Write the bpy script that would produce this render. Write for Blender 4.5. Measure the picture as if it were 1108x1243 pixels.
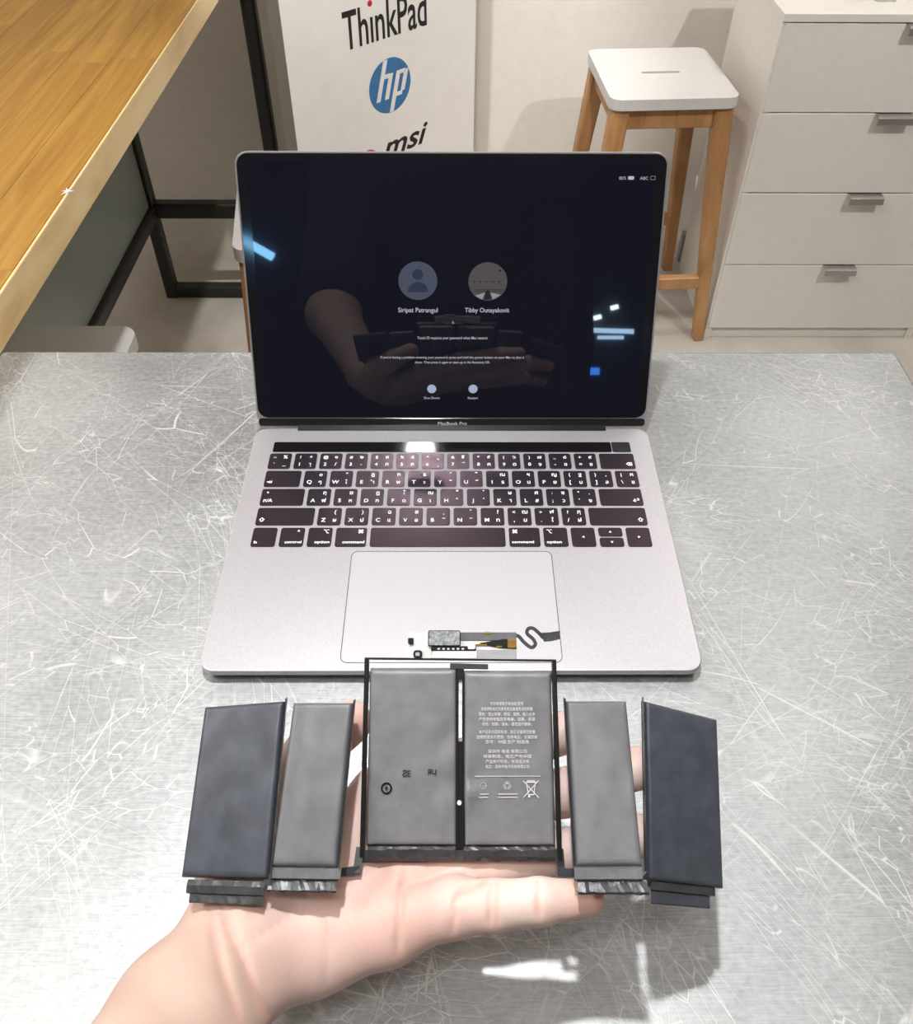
import bpy, bmesh, math, random
import numpy as np
from mathutils import Vector, Matrix
random.seed(7)
for o in list(bpy.data.objects): bpy.data.objects.remove(o)
scene = bpy.context.scene
COL = scene.collection
# All lengths are millimetres measured from the centre of the laptop's front edge on the
# steel table top (x right, y away, z up); the floor lies 850 mm below. W() turns them into metres.
TABLE_H = 850.0
def W(x, y, z): return Vector((x, y, z + TABLE_H)) * 0.001

# ------------------------------------------------------------------ camera
cam_d = bpy.data.cameras.new('camera'); cam = bpy.data.objects.new('camera', cam_d); COL.objects.link(cam)
cam.location = W(1.12, -269.43, 472.45)
_p, _y, _r = 0.74805, -0.008575, 0.006515
_f = Vector((0, math.cos(_p), -math.sin(_p))); _u = Vector((0, math.sin(_p), math.cos(_p))); _x = Vector((1, 0, 0))
_Rz = Matrix.Rotation(_y, 3, 'Z'); _f, _u, _x = _Rz @ _f, _Rz @ _u, _Rz @ _x
_x, _u = math.cos(_r) * _x + math.sin(_r) * _u, -math.sin(_r) * _x + math.cos(_r) * _u
cam.rotation_mode = 'QUATERNION'
cam.rotation_quaternion = Matrix((_x, _u, -_f)).transposed().to_quaternion()
cam_d.sensor_fit = 'AUTO'; cam_d.sensor_width = 36.0
cam_d.lens = 1036.0 / 1243.0 * 36.0
cam_d.shift_x = -(556.8 - 554.0) / 1243.0
cam_d.shift_y = -(621.5 - 500.2) / 1243.0
cam_d.clip_start = 0.01; cam_d.clip_end = 50
scene.camera = cam

# ------------------------------------------------------------------ world, lamps and added fill, exposure
world = bpy.data.worlds.new('world'); scene.world = world; world.use_nodes = True
world.node_tree.nodes['Background'].inputs[0].default_value = (0.35, 0.38, 0.45, 1)
world.node_tree.nodes['Background'].inputs[1].default_value = 0.05
vs = scene.view_settings
vs.view_transform = 'Standard'; vs.look = 'None'; vs.gamma = 1.0; vs.use_curve_mapping = False
vs.exposure = 0.17
CEIL = 1850.0
def area_light(name, loc, sx, sy, energy, color):
    d = bpy.data.lights.new(name, 'AREA'); d.shape = 'RECTANGLE'; d.size = sx; d.size_y = sy
    d.energy = energy; d.color = color
    o = bpy.data.objects.new(name, d); COL.objects.link(o); o.location = loc
    return o
FILL_PANELS = [(1150, 1450, 300, 800), (-1400, 0, 300, 800), (0, -400, 900, 250), (-1850, 1560, 300, 500)]  # unseen ceiling panels, added as soft fill for the room
FILL_E = [9, 20, 7, 9]
for i, (px, py, sx, sy) in enumerate(FILL_PANELS):
    area_light('fill_light', W(px, py, CEIL - 32), sx * .001, sy * .001, FILL_E[i], (1.0, 0.97, 0.93))
KEY_LAMP = dict(pos=(-82, 215, 1500), aim=(-20, 120, 0), energy=60, angle=80, blend=.5, color=(.975, .985, 1.0), radius=.03)
CHEST_FILL = dict(pos=(1150, 120, 1380), aim=(900, 1480, -400), energy=60, angle=52, blend=.7, color=(1.0, .975, .945), radius=.03)  # extra spot, added to brighten the drawer fronts
SIGN_FILL = dict(pos=(100, 800, 1600), aim=(-150, 1750, -350), energy=100, angle=40, blend=.6, color=(1.0, .975, .945), radius=.03)  # extra spot, added to lift the sign and back wall
WALL_LAMP = dict(pos=(-350, 1140, 1600), aim=(330, 1680, -300), energy=37, angle=52, blend=.6, color=(1.0, .93, .9), radius=.036)

# ------------------------------------------------------------------ materials
def new_mat(name):
    m = bpy.data.materials.new(name); m.use_nodes = True
    return m, m.node_tree, m.node_tree.nodes['Principled BSDF']
def nd(nt, kind, **kw):
    n = nt.nodes.new(kind)
    for k, v in kw.items():
        if k.startswith('i_'): n.inputs[k[2:].replace('_', ' ')].default_value = v
        else: setattr(n, k, v)
    return n
def setp(b, color=None, rough=None, metal=None, spec=None, emis=None, estr=None, sss=None, coat=None):
    if color is not None: b.inputs['Base Color'].default_value = (*color, 1)
    if rough is not None: b.inputs['Roughness'].default_value = rough
    if metal is not None: b.inputs['Metallic'].default_value = metal
    if spec is not None: b.inputs['Specular IOR Level'].default_value = spec
    if emis is not None: b.inputs['Emission Color'].default_value = (*emis, 1); b.inputs['Emission Strength'].default_value = estr or 1
    if coat is not None: b.inputs['Coat Weight'].default_value = coat
def obj_coord(nt, scale=(1, 1, 1), rot=(0, 0, 0), loc=(0, 0, 0)):
    tc = nd(nt, 'ShaderNodeTexCoord'); mp = nd(nt, 'ShaderNodeMapping')
    mp.inputs['Scale'].default_value = scale; mp.inputs['Rotation'].default_value = rot; mp.inputs['Location'].default_value = loc
    nt.links.new(tc.outputs['Object'], mp.inputs['Vector'])
    return mp.outputs['Vector']
def ramp(nt, fac, stops):
    r = nd(nt, 'ShaderNodeValToRGB'); e = r.color_ramp.elements
    while len(e) < len(stops): e.new(0.5)
    for s, (p, c) in zip(e, stops):
        s.position = p; s.color = (*c, 1) if len(c) == 3 else c
    nt.links.new(fac, r.inputs[0]); return r.outputs[0]
def mathn(nt, op, a, b=None, c=None, clamp=False):
    n = nd(nt, 'ShaderNodeMath', operation=op, use_clamp=clamp)
    for i, v in enumerate((a, b, c)):
        if v is None: continue
        if isinstance(v, (int, float)): n.inputs[i].default_value = v
        else: nt.links.new(v, n.inputs[i])
    return n.outputs[0]
def bump(nt, b, height, strength, dist):
    n = nd(nt, 'ShaderNodeBump'); n.inputs['Strength'].default_value = strength; n.inputs['Distance'].default_value = dist
    nt.links.new(height, n.inputs['Height']); nt.links.new(n.outputs[0], b.inputs['Normal'])
def grainy(name, color, rough, metal=0, spec=.5, nscale=40, var=.06, bstr=.15, bdist=.0005, scale=(1, 1, 1), rvar=0):
    m, nt, b = new_mat(name); setp(b, color, rough, metal, spec)
    v = obj_coord(nt, scale)
    n = nd(nt, 'ShaderNodeTexNoise'); n.inputs['Scale'].default_value = nscale; n.inputs['Detail'].default_value = 6
    nt.links.new(v, n.inputs['Vector'])
    lo = tuple(max(0, c * (1 - var)) for c in color); hi = tuple(min(1, c * (1 + var)) for c in color)
    nt.links.new(ramp(nt, n.outputs['Fac'], [(.3, lo), (.7, hi)]), b.inputs['Base Color'])
    if rvar: nt.links.new(mathn(nt, 'MULTIPLY_ADD', n.outputs['Fac'], rvar, rough - rvar / 2), b.inputs['Roughness'])
    if bstr: bump(nt, b, n.outputs['Fac'], bstr, bdist)
    return m
M = {}
M['wall'] = grainy('painted_wall', (.78, .745, .69), .8, nscale=30, var=.03, bstr=.1)
M['wall_dark'] = grainy('dark_wall', (.05, .06, .08), .8, nscale=30, var=.1)
M['ceiling'] = grainy('ceiling_paint', (.75, .73, .70), .9, nscale=20, var=.03)
M['trim'] = grainy('trim_paint', (.55, .51, .44), .6, nscale=20, var=.03)
M['floor'] = grainy('floor_concrete', (.46, .425, .375), .55, nscale=9, var=.12, bstr=.1, rvar=.15)
M['white'] = grainy('white_lacquer', (.74, .71, .66), .42, nscale=60, var=.02, bstr=.05)
M['seat_white'] = grainy('seat_white', (.62, .605, .59), .4, nscale=60, var=.03, bstr=.05)
M['alu'] = grainy('space_grey_aluminium', (.55, .53, .56), .42, .75, nscale=1500, var=.10, bstr=.12, bdist=.00004)
M['alu_rim'] = grainy('aluminium_rim', (.62, .60, .60), .35, .8, nscale=900, var=.05, bstr=0)
M['trackpad'] = grainy('trackpad_glass', (.60, .59, .62), .36, .4, nscale=800, var=.03, bstr=0)
M['gap'] = grainy('dark_gap', (.03, .03, .035), .6, bstr=0)
M['key'] = grainy('key_plastic', (.014, .014, .019), .25, 0, 1.0, nscale=2500, var=.3, bstr=.10, bdist=.00003)
M['key'].node_tree.nodes['Principled BSDF'].inputs['Specular Tint'].default_value = (1, .62, .74, 1)
M['legend'], _, _b = new_mat('key_legend'); setp(_b, (.85, .85, .87), .5, emis=(.9, .9, 1), estr=.35)
M['black_plastic'] = grainy('black_plastic', (.012, .012, .015), .35, nscale=200, var=.2, bstr=0)
M['metal_black'] = grainy('black_powder_coat', (.022, .020, .019), .4, nscale=300, var=.25, bstr=.1, bdist=.0002)
M['steel_tab'] = grainy('satin_steel', (.42, .41, .40), .35, .9, nscale=200, var=.08, bstr=0)
M['paper'] = grainy('white_paper', (.85, .84, .82), .7, bstr=0)
M['glass_panel'] = grainy('frosted_glass_panel', (.30, .34, .31), .3, nscale=6, var=.06, bstr=0)
M['sign'] = grainy('sign_white', (.88, .86, .84), .5, nscale=25, var=.02, bstr=0)
M['sign_side'] = grainy('sign_side', (.58, .55, .50), .6, nscale=25, var=.03, bstr=0)
M['ink'] = grainy('black_ink', (.012, .012, .013), .5, nscale=100, var=.1, bstr=0)
M['red'] = grainy('red_ink', (.55, .02, .03), .5, nscale=100, var=.1, bstr=0)
M['blue'] = grainy('blue_ink', (.045, .19, .42), .5, nscale=60, var=.06, bstr=0)
M['cell'] = grainy('cell_pouch', (.060, .067, .086), .36, 0, .5, nscale=120, var=.2, bstr=.25, bdist=.0004, rvar=.12)
M['cell_narrow'] = grainy('cell_pouch_slate', (.155, .157, .168), .36, 0, .5, nscale=120, var=.12, bstr=.25, bdist=.0004, rvar=.12)
M['cell_mid'] = grainy('cell_pouch_grey', (.225, .225, .238), .36, 0, .5, nscale=120, var=.12, bstr=.25, bdist=.0004, rvar=.12)
M['cell_flap'] = grainy('pouch_flap', (.05, .051, .056), .33, 0, .5, nscale=160, var=.25, bstr=.5, bdist=.0008)
M['flex'] = grainy('flex_cable', (.055, .058, .062), .4, nscale=150, var=.2, bstr=.1)
M['tape'] = grainy('grey_tape', (.16, .165, .175), .38, nscale=150, var=.15, bstr=.3)
M['rail'] = grainy('black_frame', (.010, .010, .012), .4, nscale=300, var=.3, bstr=0)
M['print'] = grainy('grey_print', (.80, .80, .79), .6, nscale=100, var=.1, bstr=0)
M['print_dark'] = grainy('dark_print', (.006, .006, .007), .45, nscale=100, var=.1, bstr=0)
M['film'] = grainy('white_film', (.80, .80, .80), .35, nscale=120, var=.06, bstr=.2)
M['film_grey'] = grainy('grey_film', (.45, .45, .46), .35, nscale=120, var=.12, bstr=.2)
M['shield'] = grainy('tin_shield', (.42, .45, .47), .45, .6, nscale=700, var=.5, bstr=.4, bdist=.0002)
M['gold'] = grainy('gold_contact', (.75, .48, .12), .3, .9, nscale=100, var=.1, bstr=0)
M['amber'] = grainy('amber_film', (.30, .16, .03), .35, nscale=100, var=.1, bstr=0)
M['cloth_black'] = grainy('black_cotton', (.018, .018, .022), .9, nscale=400, var=.3, bstr=.3)
M['denim'] = grainy('dark_denim', (.02, .025, .04), .9, nscale=400, var=.3, bstr=.3)
M['hair'] = grainy('black_hair', (.012, .010, .009), .5, nscale=300, var=.4, bstr=.5)
M['rubber'] = grainy('dark_rubber', (.02, .03, .02), .5, nscale=100, var=.3, bstr=0)
M['plate_grey'] = grainy('grey_plastic', (.30, .29, .28), .5, nscale=100, var=.05, bstr=0)
M['lamp_black'] = M['metal_black']

def emis_mat(name, c, s):
    m, nt, b = new_mat(name); setp(b, (0, 0, 0), .5, emis=c, estr=s); return m
M['bulb'] = emis_mat('lamp_lens', (1, .95, .88), 6)
M['tube_blue'] = emis_mat('cool_tube', (.25, .62, 1), 22)
M['tube_white'] = emis_mat('cool_white_tube', (.45, .7, 1), 16)
M['dot_white'] = emis_mat('cool_white_lamp', (.75, .95, 1), 30)
M['sign_blue'] = emis_mat('blue_screen', (.05, .25, 1), 14)
M['fill_lens'] = emis_mat('fill_diffuser', (1, .95, .88), 2.0)
M['ui_text'] = emis_mat('ui_text', (.72, .74, .82), .55)
M['ui_dim'] = emis_mat('ui_dim_text', (.70, .72, .8), .30)
M['ui_icon'] = emis_mat('ui_icon', (.085, .10, .15), .58)
M['ui_glyph'] = emis_mat('ui_icon_glyph', (.022, .030, .065), .8)
M['ui_button'] = emis_mat('ui_button', (.42, .5, .66), .72)
M['ui_photo'] = emis_mat('ui_photo', (.115, .105, .11), .55)
M['ui_photo_dark'] = emis_mat('ui_photo_dark', (.012, .013, .02), .8)
M['ui_photo_light'] = emis_mat('ui_photo_light', (.32, .28, .28), .8)
# glossy screen glass
m, nt, b = new_mat('screen_glass'); setp(b, (.004, .004, .006), .02, 0, .5, emis=(.006, .007, .014), estr=.5); M['screen'] = m
m, nt, b = new_mat('bezel_glass'); setp(b, (.010, .010, .012), .06, 0, .5); M['bezel'] = m
m, nt, b = new_mat('bezel_chin'); setp(b, (.018, .018, .020), .12, 0, .5); M['chin'] = m
m, nt, b = new_mat('touch_bar_glass'); setp(b, (.008, .007, .009), .05, 0, .5); M['touchbar'] = m

# brushed, scratched steel
def steel():
    m, nt, b = new_mat('scratched_steel')
    L = nt.links
    base = obj_coord(nt)
    nz = nd(nt, 'ShaderNodeTexNoise'); nz.inputs['Scale'].default_value = 7; nz.inputs['Detail'].default_value = 5; L.new(base, nz.inputs['Vector'])
    gr = nd(nt, 'ShaderNodeTexNoise'); gr.inputs['Scale'].default_value = 1; gr.inputs['Detail'].default_value = 8
    L.new(obj_coord(nt, (70, 1100, 1)), gr.inputs['Vector'])
    fine = nd(nt, 'ShaderNodeTexNoise'); fine.inputs['Scale'].default_value = 260; fine.inputs['Detail'].default_value = 4; L.new(base, fine.inputs['Vector'])
    total = None
    specs = [(24, .35, .10, .0040, .55), (30, 1.25, .12, .0045, .55), (36, 2.15, .10, .0055, .54), (44, .85, .14, .006, .55), (50, 1.75, .10, .007, .53),
             (60, 2.75, .14, .009, .53), (72, .15, .12, .011, .52), (90, 1.05, .18, .014, .52), (110, 2.4, .2, .018, .50), (140, .6, .25, .024, .50), (170, 1.5, .25, .03, .5)]
    for i, (sc, rot, asp, wid, mk) in enumerate(specs):
        tc = nd(nt, 'ShaderNodeTexCoord'); mp = nd(nt, 'ShaderNodeMapping', vector_type='TEXTURE')
        mp.inputs['Scale'].default_value = (1, 1 / asp, 1); mp.inputs['Rotation'].default_value = (0, 0, rot); mp.inputs['Location'].default_value = (i * .31, i * .17, 0)
        L.new(tc.outputs['Object'], mp.inputs['Vector']); v = mp.outputs['Vector']
        dn = nd(nt, 'ShaderNodeTexNoise'); dn.inputs['Scale'].default_value = 5 + i; dn.inputs['Detail'].default_value = 1; L.new(v, dn.inputs['Vector'])
        mx = nd(nt, 'ShaderNodeMix', data_type='RGBA', blend_type='LINEAR_LIGHT'); mx.inputs[0].default_value = .03
        L.new(v, mx.inputs[6]); L.new(dn.outputs['Color'], mx.inputs[7])
        vo = nd(nt, 'ShaderNodeTexVoronoi', feature='DISTANCE_TO_EDGE'); vo.inputs['Scale'].default_value = sc; L.new(mx.outputs[2], vo.inputs['Vector'])
        line = mathn(nt, 'SUBTRACT', 1.0, mathn(nt, 'DIVIDE', vo.outputs['Distance'], wid), clamp=True)
        mn = nd(nt, 'ShaderNodeTexNoise'); mn.inputs['Scale'].default_value = 9 + 2 * i; mn.inputs['Detail'].default_value = 2; L.new(v, mn.inputs['Vector'])
        mask = mathn(nt, 'MULTIPLY', mathn(nt, 'SUBTRACT', mn.outputs['Fac'], mk), 8.0, clamp=True)
        li = mathn(nt, 'MULTIPLY', line, mask)
        total = li if total is None else mathn(nt, 'MAXIMUM', total, li)
    cb = mathn(nt, 'ADD', mathn(nt, 'MULTIPLY', nz.outputs['Fac'], .42), mathn(nt, 'ADD', mathn(nt, 'MULTIPLY', gr.outputs['Fac'], .32), mathn(nt, 'MULTIPLY', fine.outputs['Fac'], .28)))
    col = ramp(nt, cb, [(.38, (.285, .293, .297)), (.66, (.495, .507, .51))])
    mix = nd(nt, 'ShaderNodeMix', data_type='RGBA'); L.new(mathn(nt, 'MULTIPLY', total, .6), mix.inputs[0]); L.new(col, mix.inputs[6]); mix.inputs[7].default_value = (.90, .90, .885, 1)
    L.new(mix.outputs[2], b.inputs['Base Color'])
    setp(b, None, .4, .78, .5)
    rr = mathn(nt, 'ADD', mathn(nt, 'MULTIPLY_ADD', cb, .22, .36), mathn(nt, 'MULTIPLY', total, .25))
    L.new(rr, b.inputs['Roughness'])
    h = mathn(nt, 'SUBTRACT', mathn(nt, 'ADD', mathn(nt, 'MULTIPLY', gr.outputs['Fac'], .25), mathn(nt, 'MULTIPLY', fine.outputs['Fac'], .3)), total)
    bump(nt, b, h, .25, .00025)
    return m
M['steel'] = steel()
M['steel_plain'] = grainy('steel_plain', (.55, .55, .54), .38, .8, nscale=1, scale=(600, 40, 40), var=.08, bstr=.05)

def wood(name, c0, c1, c2, rough, scale, objrand=.0, dark=None):
    m, nt, b = new_mat(name); L = nt.links
    v = obj_coord(nt, scale)
    info = nd(nt, 'ShaderNodeObjectInfo')
    add = nd(nt, 'ShaderNodeVectorMath', operation='ADD'); L.new(v, add.inputs[0])
    cmb = nd(nt, 'ShaderNodeCombineXYZ'); L.new(mathn(nt, 'MULTIPLY', info.outputs['Random'], 37.0), cmb.inputs[0]); L.new(mathn(nt, 'MULTIPLY', info.outputs['Random'], 11.0), cmb.inputs[1])
    L.new(cmb.outputs[0], add.inputs[1])
    n = nd(nt, 'ShaderNodeTexNoise'); n.inputs['Scale'].default_value = 1; n.inputs['Detail'].default_value = 7; n.inputs['Distortion'].default_value = 1.2
    L.new(add.outputs[0], n.inputs['Vector'])
    f = n.outputs['Fac']
    if objrand: f = mathn(nt, 'ADD', f, mathn(nt, 'MULTIPLY', mathn(nt, 'SUBTRACT', info.outputs['Random'], .5), objrand))
    L.new(ramp(nt, f, [(.3, c0), (.5, c1), (.72, c2)]), b.inputs['Base Color'])
    setp(b, None, rough); bump(nt, b, n.outputs['Fac'], .08, .0006)
    return m
M['pine'] = wood('varnished_wood', (.30, .135, .014), (.38, .195, .026), (.47, .26, .042), .48, (70, 3.2, 70), .2)
M['pine_edge'] = wood('wood_edge', (.70, .47, .20), (.82, .60, .29), (.88, .68, .37), .45, (20, 4, 20), .1)
M['beech'] = wood('beech_leg', (.34, .165, .062), (.44, .225, .09), (.52, .285, .125), .42, (30, 30, 4), .15)

# skin
m, nt, b = new_mat('skin'); L = nt.links
v = obj_coord(nt)
n1 = nd(nt, 'ShaderNodeTexNoise'); n1.inputs['Scale'].default_value = 38; n1.inputs['Detail'].default_value = 4; L.new(v, n1.inputs['Vector'])
n2 = nd(nt, 'ShaderNodeTexVoronoi'); n2.inputs['Scale'].default_value = 900; L.new(v, n2.inputs['Vector'])
at = nd(nt, 'ShaderNodeAttribute', attribute_name='redness')
c1a = ramp(nt, n1.outputs['Fac'], [(.3, (.54, .385, .315)), (.7, (.63, .465, .39))])
c1b = ramp(nt, n1.outputs['Fac'], [(.3, (.80, .62, .55)), (.7, (.90, .73, .66))])
atp = nd(nt, 'ShaderNodeAttribute', attribute_name='palm')
mp_ = nd(nt, 'ShaderNodeMix', data_type='RGBA'); L.new(atp.outputs['Fac'], mp_.inputs[0]); L.new(c1a, mp_.inputs[6]); L.new(c1b, mp_.inputs[7]); c1 = mp_.outputs[2]
mx = nd(nt, 'ShaderNodeMix', data_type='RGBA'); L.new(at.outputs['Fac'], mx.inputs[0]); L.new(c1, mx.inputs[6]); mx.inputs[7].default_value = (.70, .32, .26, 1)
L.new(mx.outputs[2], b.inputs['Base Color'])
setp(b, None, .5, 0, .4)
b.inputs['Subsurface Weight'].default_value = .3; b.inputs['Subsurface Radius'].default_value = (.006, .0025, .0012); b.inputs['Subsurface Scale'].default_value = 1
bump(nt, b, n2.outputs['Distance'], .12, .0003)
M['skin'] = m

# ------------------------------------------------------------------ helpers: things, parts, meshes
WORLD = {}
def tag(o, label=None, cat=None, group=None, kind=None):
    if label: o['label'] = label
    if cat: o['category'] = cat
    if group: o['group'] = group
    if kind: o['kind'] = kind
    return o
def thing(name, x, y, z, label, cat, group=None, rz=0):
    o = bpy.data.objects.new(name, None); COL.objects.link(o); o.empty_display_size = .05
    o.location = W(x, y, z); o.rotation_euler = (0, 0, rz); WORLD[o.name] = o.location.copy()
    return tag(o, label, cat, group)
class MB:
    """collects vertices (mm) and faces"""
    def __init__(s): s.v = []; s.f = []
    def add(s, vs, fs):
        n = len(s.v); s.v += [tuple(p) for p in vs]; s.f += [tuple(i + n for i in f) for f in fs]; return s
    def box(s, x0, x1, y0, y1, z0, z1):
        return s.add([(x0,y0,z0),(x1,y0,z0),(x1,y1,z0),(x0,y1,z0),(x0,y0,z1),(x1,y0,z1),(x1,y1,z1),(x0,y1,z1)],
                     [(0,3,2,1),(4,5,6,7),(0,1,5,4),(1,2,6,5),(2,3,7,6),(3,0,4,7)])
    def loops(s, rings, cap0=True, cap1=True):
        n = len(rings[0]); vs = [p for r in rings for p in r]; fs = []
        for k in range(len(rings) - 1):
            for i in range(n):
                j = (i + 1) % n; fs.append((k*n+i, k*n+j, (k+1)*n+j, (k+1)*n+i))
        if cap0: fs.append(tuple(reversed(range(n))))
        if cap1: fs.append(tuple(range((len(rings)-1)*n, len(rings)*n)))
        return s.add(vs, fs)
    def bar(s, p0, p1, w0, h0, w1=None, h1=None, up=(0, 0, 1), cut=0):
        w1 = w0 if w1 is None else w1; h1 = h0 if h1 is None else h1
        p0, p1 = Vector(p0), Vector(p1); d = (p1 - p0).normalized(); up = Vector(up)
        if abs(d.dot(up)) > .98: up = Vector((0, 1, 0))
        a = d.cross(up).normalized(); b2 = a.cross(d).normalized()
        def ring(p, w, h):
            c = cut or min(w, h) * .12
            pts = [(-w/2+c,-h/2),(w/2-c,-h/2),(w/2,-h/2+c),(w/2,h/2-c),(w/2-c,h/2),(-w/2+c,h/2),(-w/2,h/2-c),(-w/2,-h/2+c)]
            return [p + a * x + b2 * y for x, y in pts]
        return s.loops([list(reversed(ring(p0, w0, h0))), list(reversed(ring(p1, w1, h1)))])
    def tube(s, pts, r, n=10):
        rings = []; pts = [Vector(p) for p in pts]
        for i, p in enumerate(pts):
            d = (pts[min(i+1, len(pts)-1)] - pts[max(i-1, 0)]).normalized()
            up = Vector((0, 0, 1)) if abs(d.z) < .95 else Vector((0, 1, 0))
            a = d.cross(up).normalized(); b2 = a.cross(d)
            rr = r[i] if isinstance(r, (list, tuple)) else r
            rings.append([p + (a * math.cos(t) + b2 * math.sin(t)) * rr for t in [2*math.pi*k/n for k in range(n)]])
        return s.loops(rings)
    def xform(s, fn): s.v = [tuple(fn(Vector(p))) for p in s.v]; return s
    def mesh(s, name, mat, origin, smooth=False, fixn=True):
        me = bpy.data.meshes.new(name)
        o = Vector(origin)
        me.from_pydata([(Vector(p) - o) * .001 for p in s.v], [], s.f)
        if fixn:
            bm = bmesh.new(); bm.from_mesh(me); bmesh.ops.recalc_face_normals(bm, faces=bm.faces); bm.to_mesh(me); bm.free()
        me.materials.append(mat)
        if smooth: me.polygons.foreach_set('use_smooth', [True] * len(me.polygons))
        me.update(); return me
    def build(s, name, mat, parent=None, smooth=False, origin=None, fixn=True, bevel=0, seg=2):
        if origin is None:
            a = np.array(s.v); c = (a.min(0) + a.max(0)) / 2; origin = (c[0], c[1], a[:, 2].min()) if parent is None else tuple(c)
        me = s.mesh(name, mat, origin, smooth, fixn)
        return place(name, me, origin, parent, bevel, seg)
def place(name, me, origin, parent=None, bevel=0, seg=2):
    o = bpy.data.objects.new(name, me); COL.objects.link(o)
    w = W(*origin); WORLD[o.name] = w.copy()
    if parent is not None:
        o.parent = parent; o.location = w - WORLD[parent.name]
        if parent.rotation_euler.z: o.location = Matrix.Rotation(-parent.rotation_euler.z, 3, 'Z') @ o.location
    else: o.location = w
    if bevel:
        md = o.modifiers.new('bevel', 'BEVEL'); md.width = bevel * .001; md.segments = seg; md.limit_method = 'ANGLE'; md.angle_limit = .6
    return o
def copy_tree(o, parent=None):
    c = o.copy(); COL.objects.link(c); c.parent = parent
    for ch in [x for x in bpy.data.objects if x.parent == o]: copy_tree(ch, c)
    return c
def rrect(x0, x1, y0, y1, r, n=6):
    pts = []
    for cx, cy, a0 in ((x1-r, y0+r, -90), (x1-r, y1-r, 0), (x0+r, y1-r, 90), (x0+r, y0+r, 180)):
        for k in range(n + 1):
            a = math.radians(a0 + 90 * k / n); pts.append((cx + r * math.cos(a), cy + r * math.sin(a)))
    return pts
def rr_ring(x0, x1, y0, y1, r, z, inset=0, n=6):
    return [(x, y, z) for x, y in rrect(x0+inset, x1-inset, y0+inset, y1-inset, max(.2, r - inset), n)]
def rr_slab(mb, x0, x1, y0, y1, r, z0, z1, ch=.3, n=6):
    """rounded-rectangle slab with a chamfered top and bottom rim"""
    return mb.loops([rr_ring(x0,x1,y0,y1,r,z0,ch,n), rr_ring(x0,x1,y0,y1,r,z0+ch,0,n), rr_ring(x0,x1,y0,y1,r,z1-ch,0,n), rr_ring(x0,x1,y0,y1,r,z1,ch,n)])
def poly_prism(mb, loops2d, z0, z1):
    """flat shape (first loop outer, others holes) extruded between z0 and z1"""
    bm = bmesh.new(); es = []
    for lp in loops2d:
        vs = [bm.verts.new((x, y, z0)) for x, y in lp]
        es += [bm.edges.new((vs[i], vs[(i+1) % len(vs)])) for i in range(len(vs))]
    bmesh.ops.triangle_fill(bm, use_beauty=True, use_dissolve=False, edges=es)
    r = bmesh.ops.extrude_face_region(bm, geom=list(bm.faces))
    for e in r['geom']:
        if isinstance(e, bmesh.types.BMVert): e.co.z = z1
    bm.verts.index_update()
    mb.add([v.co.copy() for v in bm.verts], [[v.index for v in f.verts] for f in bm.faces]); bm.free()
    return mb
def disc(cx, cy, r, n=32, a0=0, a1=360):
    full = abs(a1 - a0) >= 360
    return [(cx + r * math.cos(math.radians(a0 + (a1-a0) * k / (n if full else n - 1))), cy + r * math.sin(math.radians(a0 + (a1-a0) * k / (n if full else n - 1)))) for k in range(n)]
# lettering: text curves turned into flat meshes
_tc = {}
def text2d(s, shear=0, bold=0):
    k = (s, shear, bold)
    if k not in _tc:
        cu = bpy.data.curves.new('t', 'FONT'); cu.body = s; cu.size = 1; cu.resolution_u = 3; cu.shear = shear; cu.offset = bold
        ob = bpy.data.objects.new('t', cu); me = ob.to_mesh()
        v = [tuple(x.co) for x in me.vertices]; f = [tuple(p.vertices) for p in me.polygons]
        ob.to_mesh_clear(); bpy.data.objects.remove(ob); bpy.data.curves.remove(cu)
        _tc[k] = (v, f)
    return _tc[k]
def put_text(mb, s, cx, cy, h, z=0, w=None, align='C', shear=0, bold=0, fit=False):
    """h = letter size; w = fitted width; fit=True scales the ink box to h exactly"""
    v, f = text2d(s, shear, bold)
    if not v: return mb
    xs = [p[0] for p in v]; ys = [p[1] for p in v]; x0, x1, y0, y1 = min(xs), max(xs), min(ys), max(ys)
    sy = h / (y1 - y0) if fit else h
    sx = (w / (x1 - x0)) if w else sy
    ax = {'C': (x0 + x1) / 2, 'L': x0, 'R': x1}[align]; ay = (y0 + y1) / 2 if fit else 0
    return mb.add([(cx + (p[0] - ax) * sx, cy + (p[1] - ay) * sy, z) for p in v], f)

# ------------------------------------------------------------------ the setting
def struct(name, mb, mat): return tag(mb.build(name, mat), kind='structure')
FX0, FX1, FY0, FY1 = -2300, 2300, -3400, 1908
struct('floor', MB().box(FX0, FX1, FY0, FY1, -900, -850), M['floor'])
struct('wall_back', MB().box(FX0, FX1, FY1, FY1 + 60, -850, CEIL), M['wall'])
struct('wall_left', MB().box(FX0 - 60, FX0, FY0, FY1, -850, CEIL), M['wall'])
struct('wall_right', MB().box(FX1, FX1 + 60, FY0, FY1, -850, CEIL), M['wall'])
struct('wall_front', MB().box(FX0, FX1, FY0 - 60, FY0, -850, CEIL), M['wall_dark'])
struct('ceiling', MB().box(FX0, FX1, FY0, FY1, CEIL, CEIL + 60), M['ceiling'])
struct('trim_1', MB().box(58, 92, FY1 - 9, FY1, -850, CEIL), M['trim'])

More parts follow.
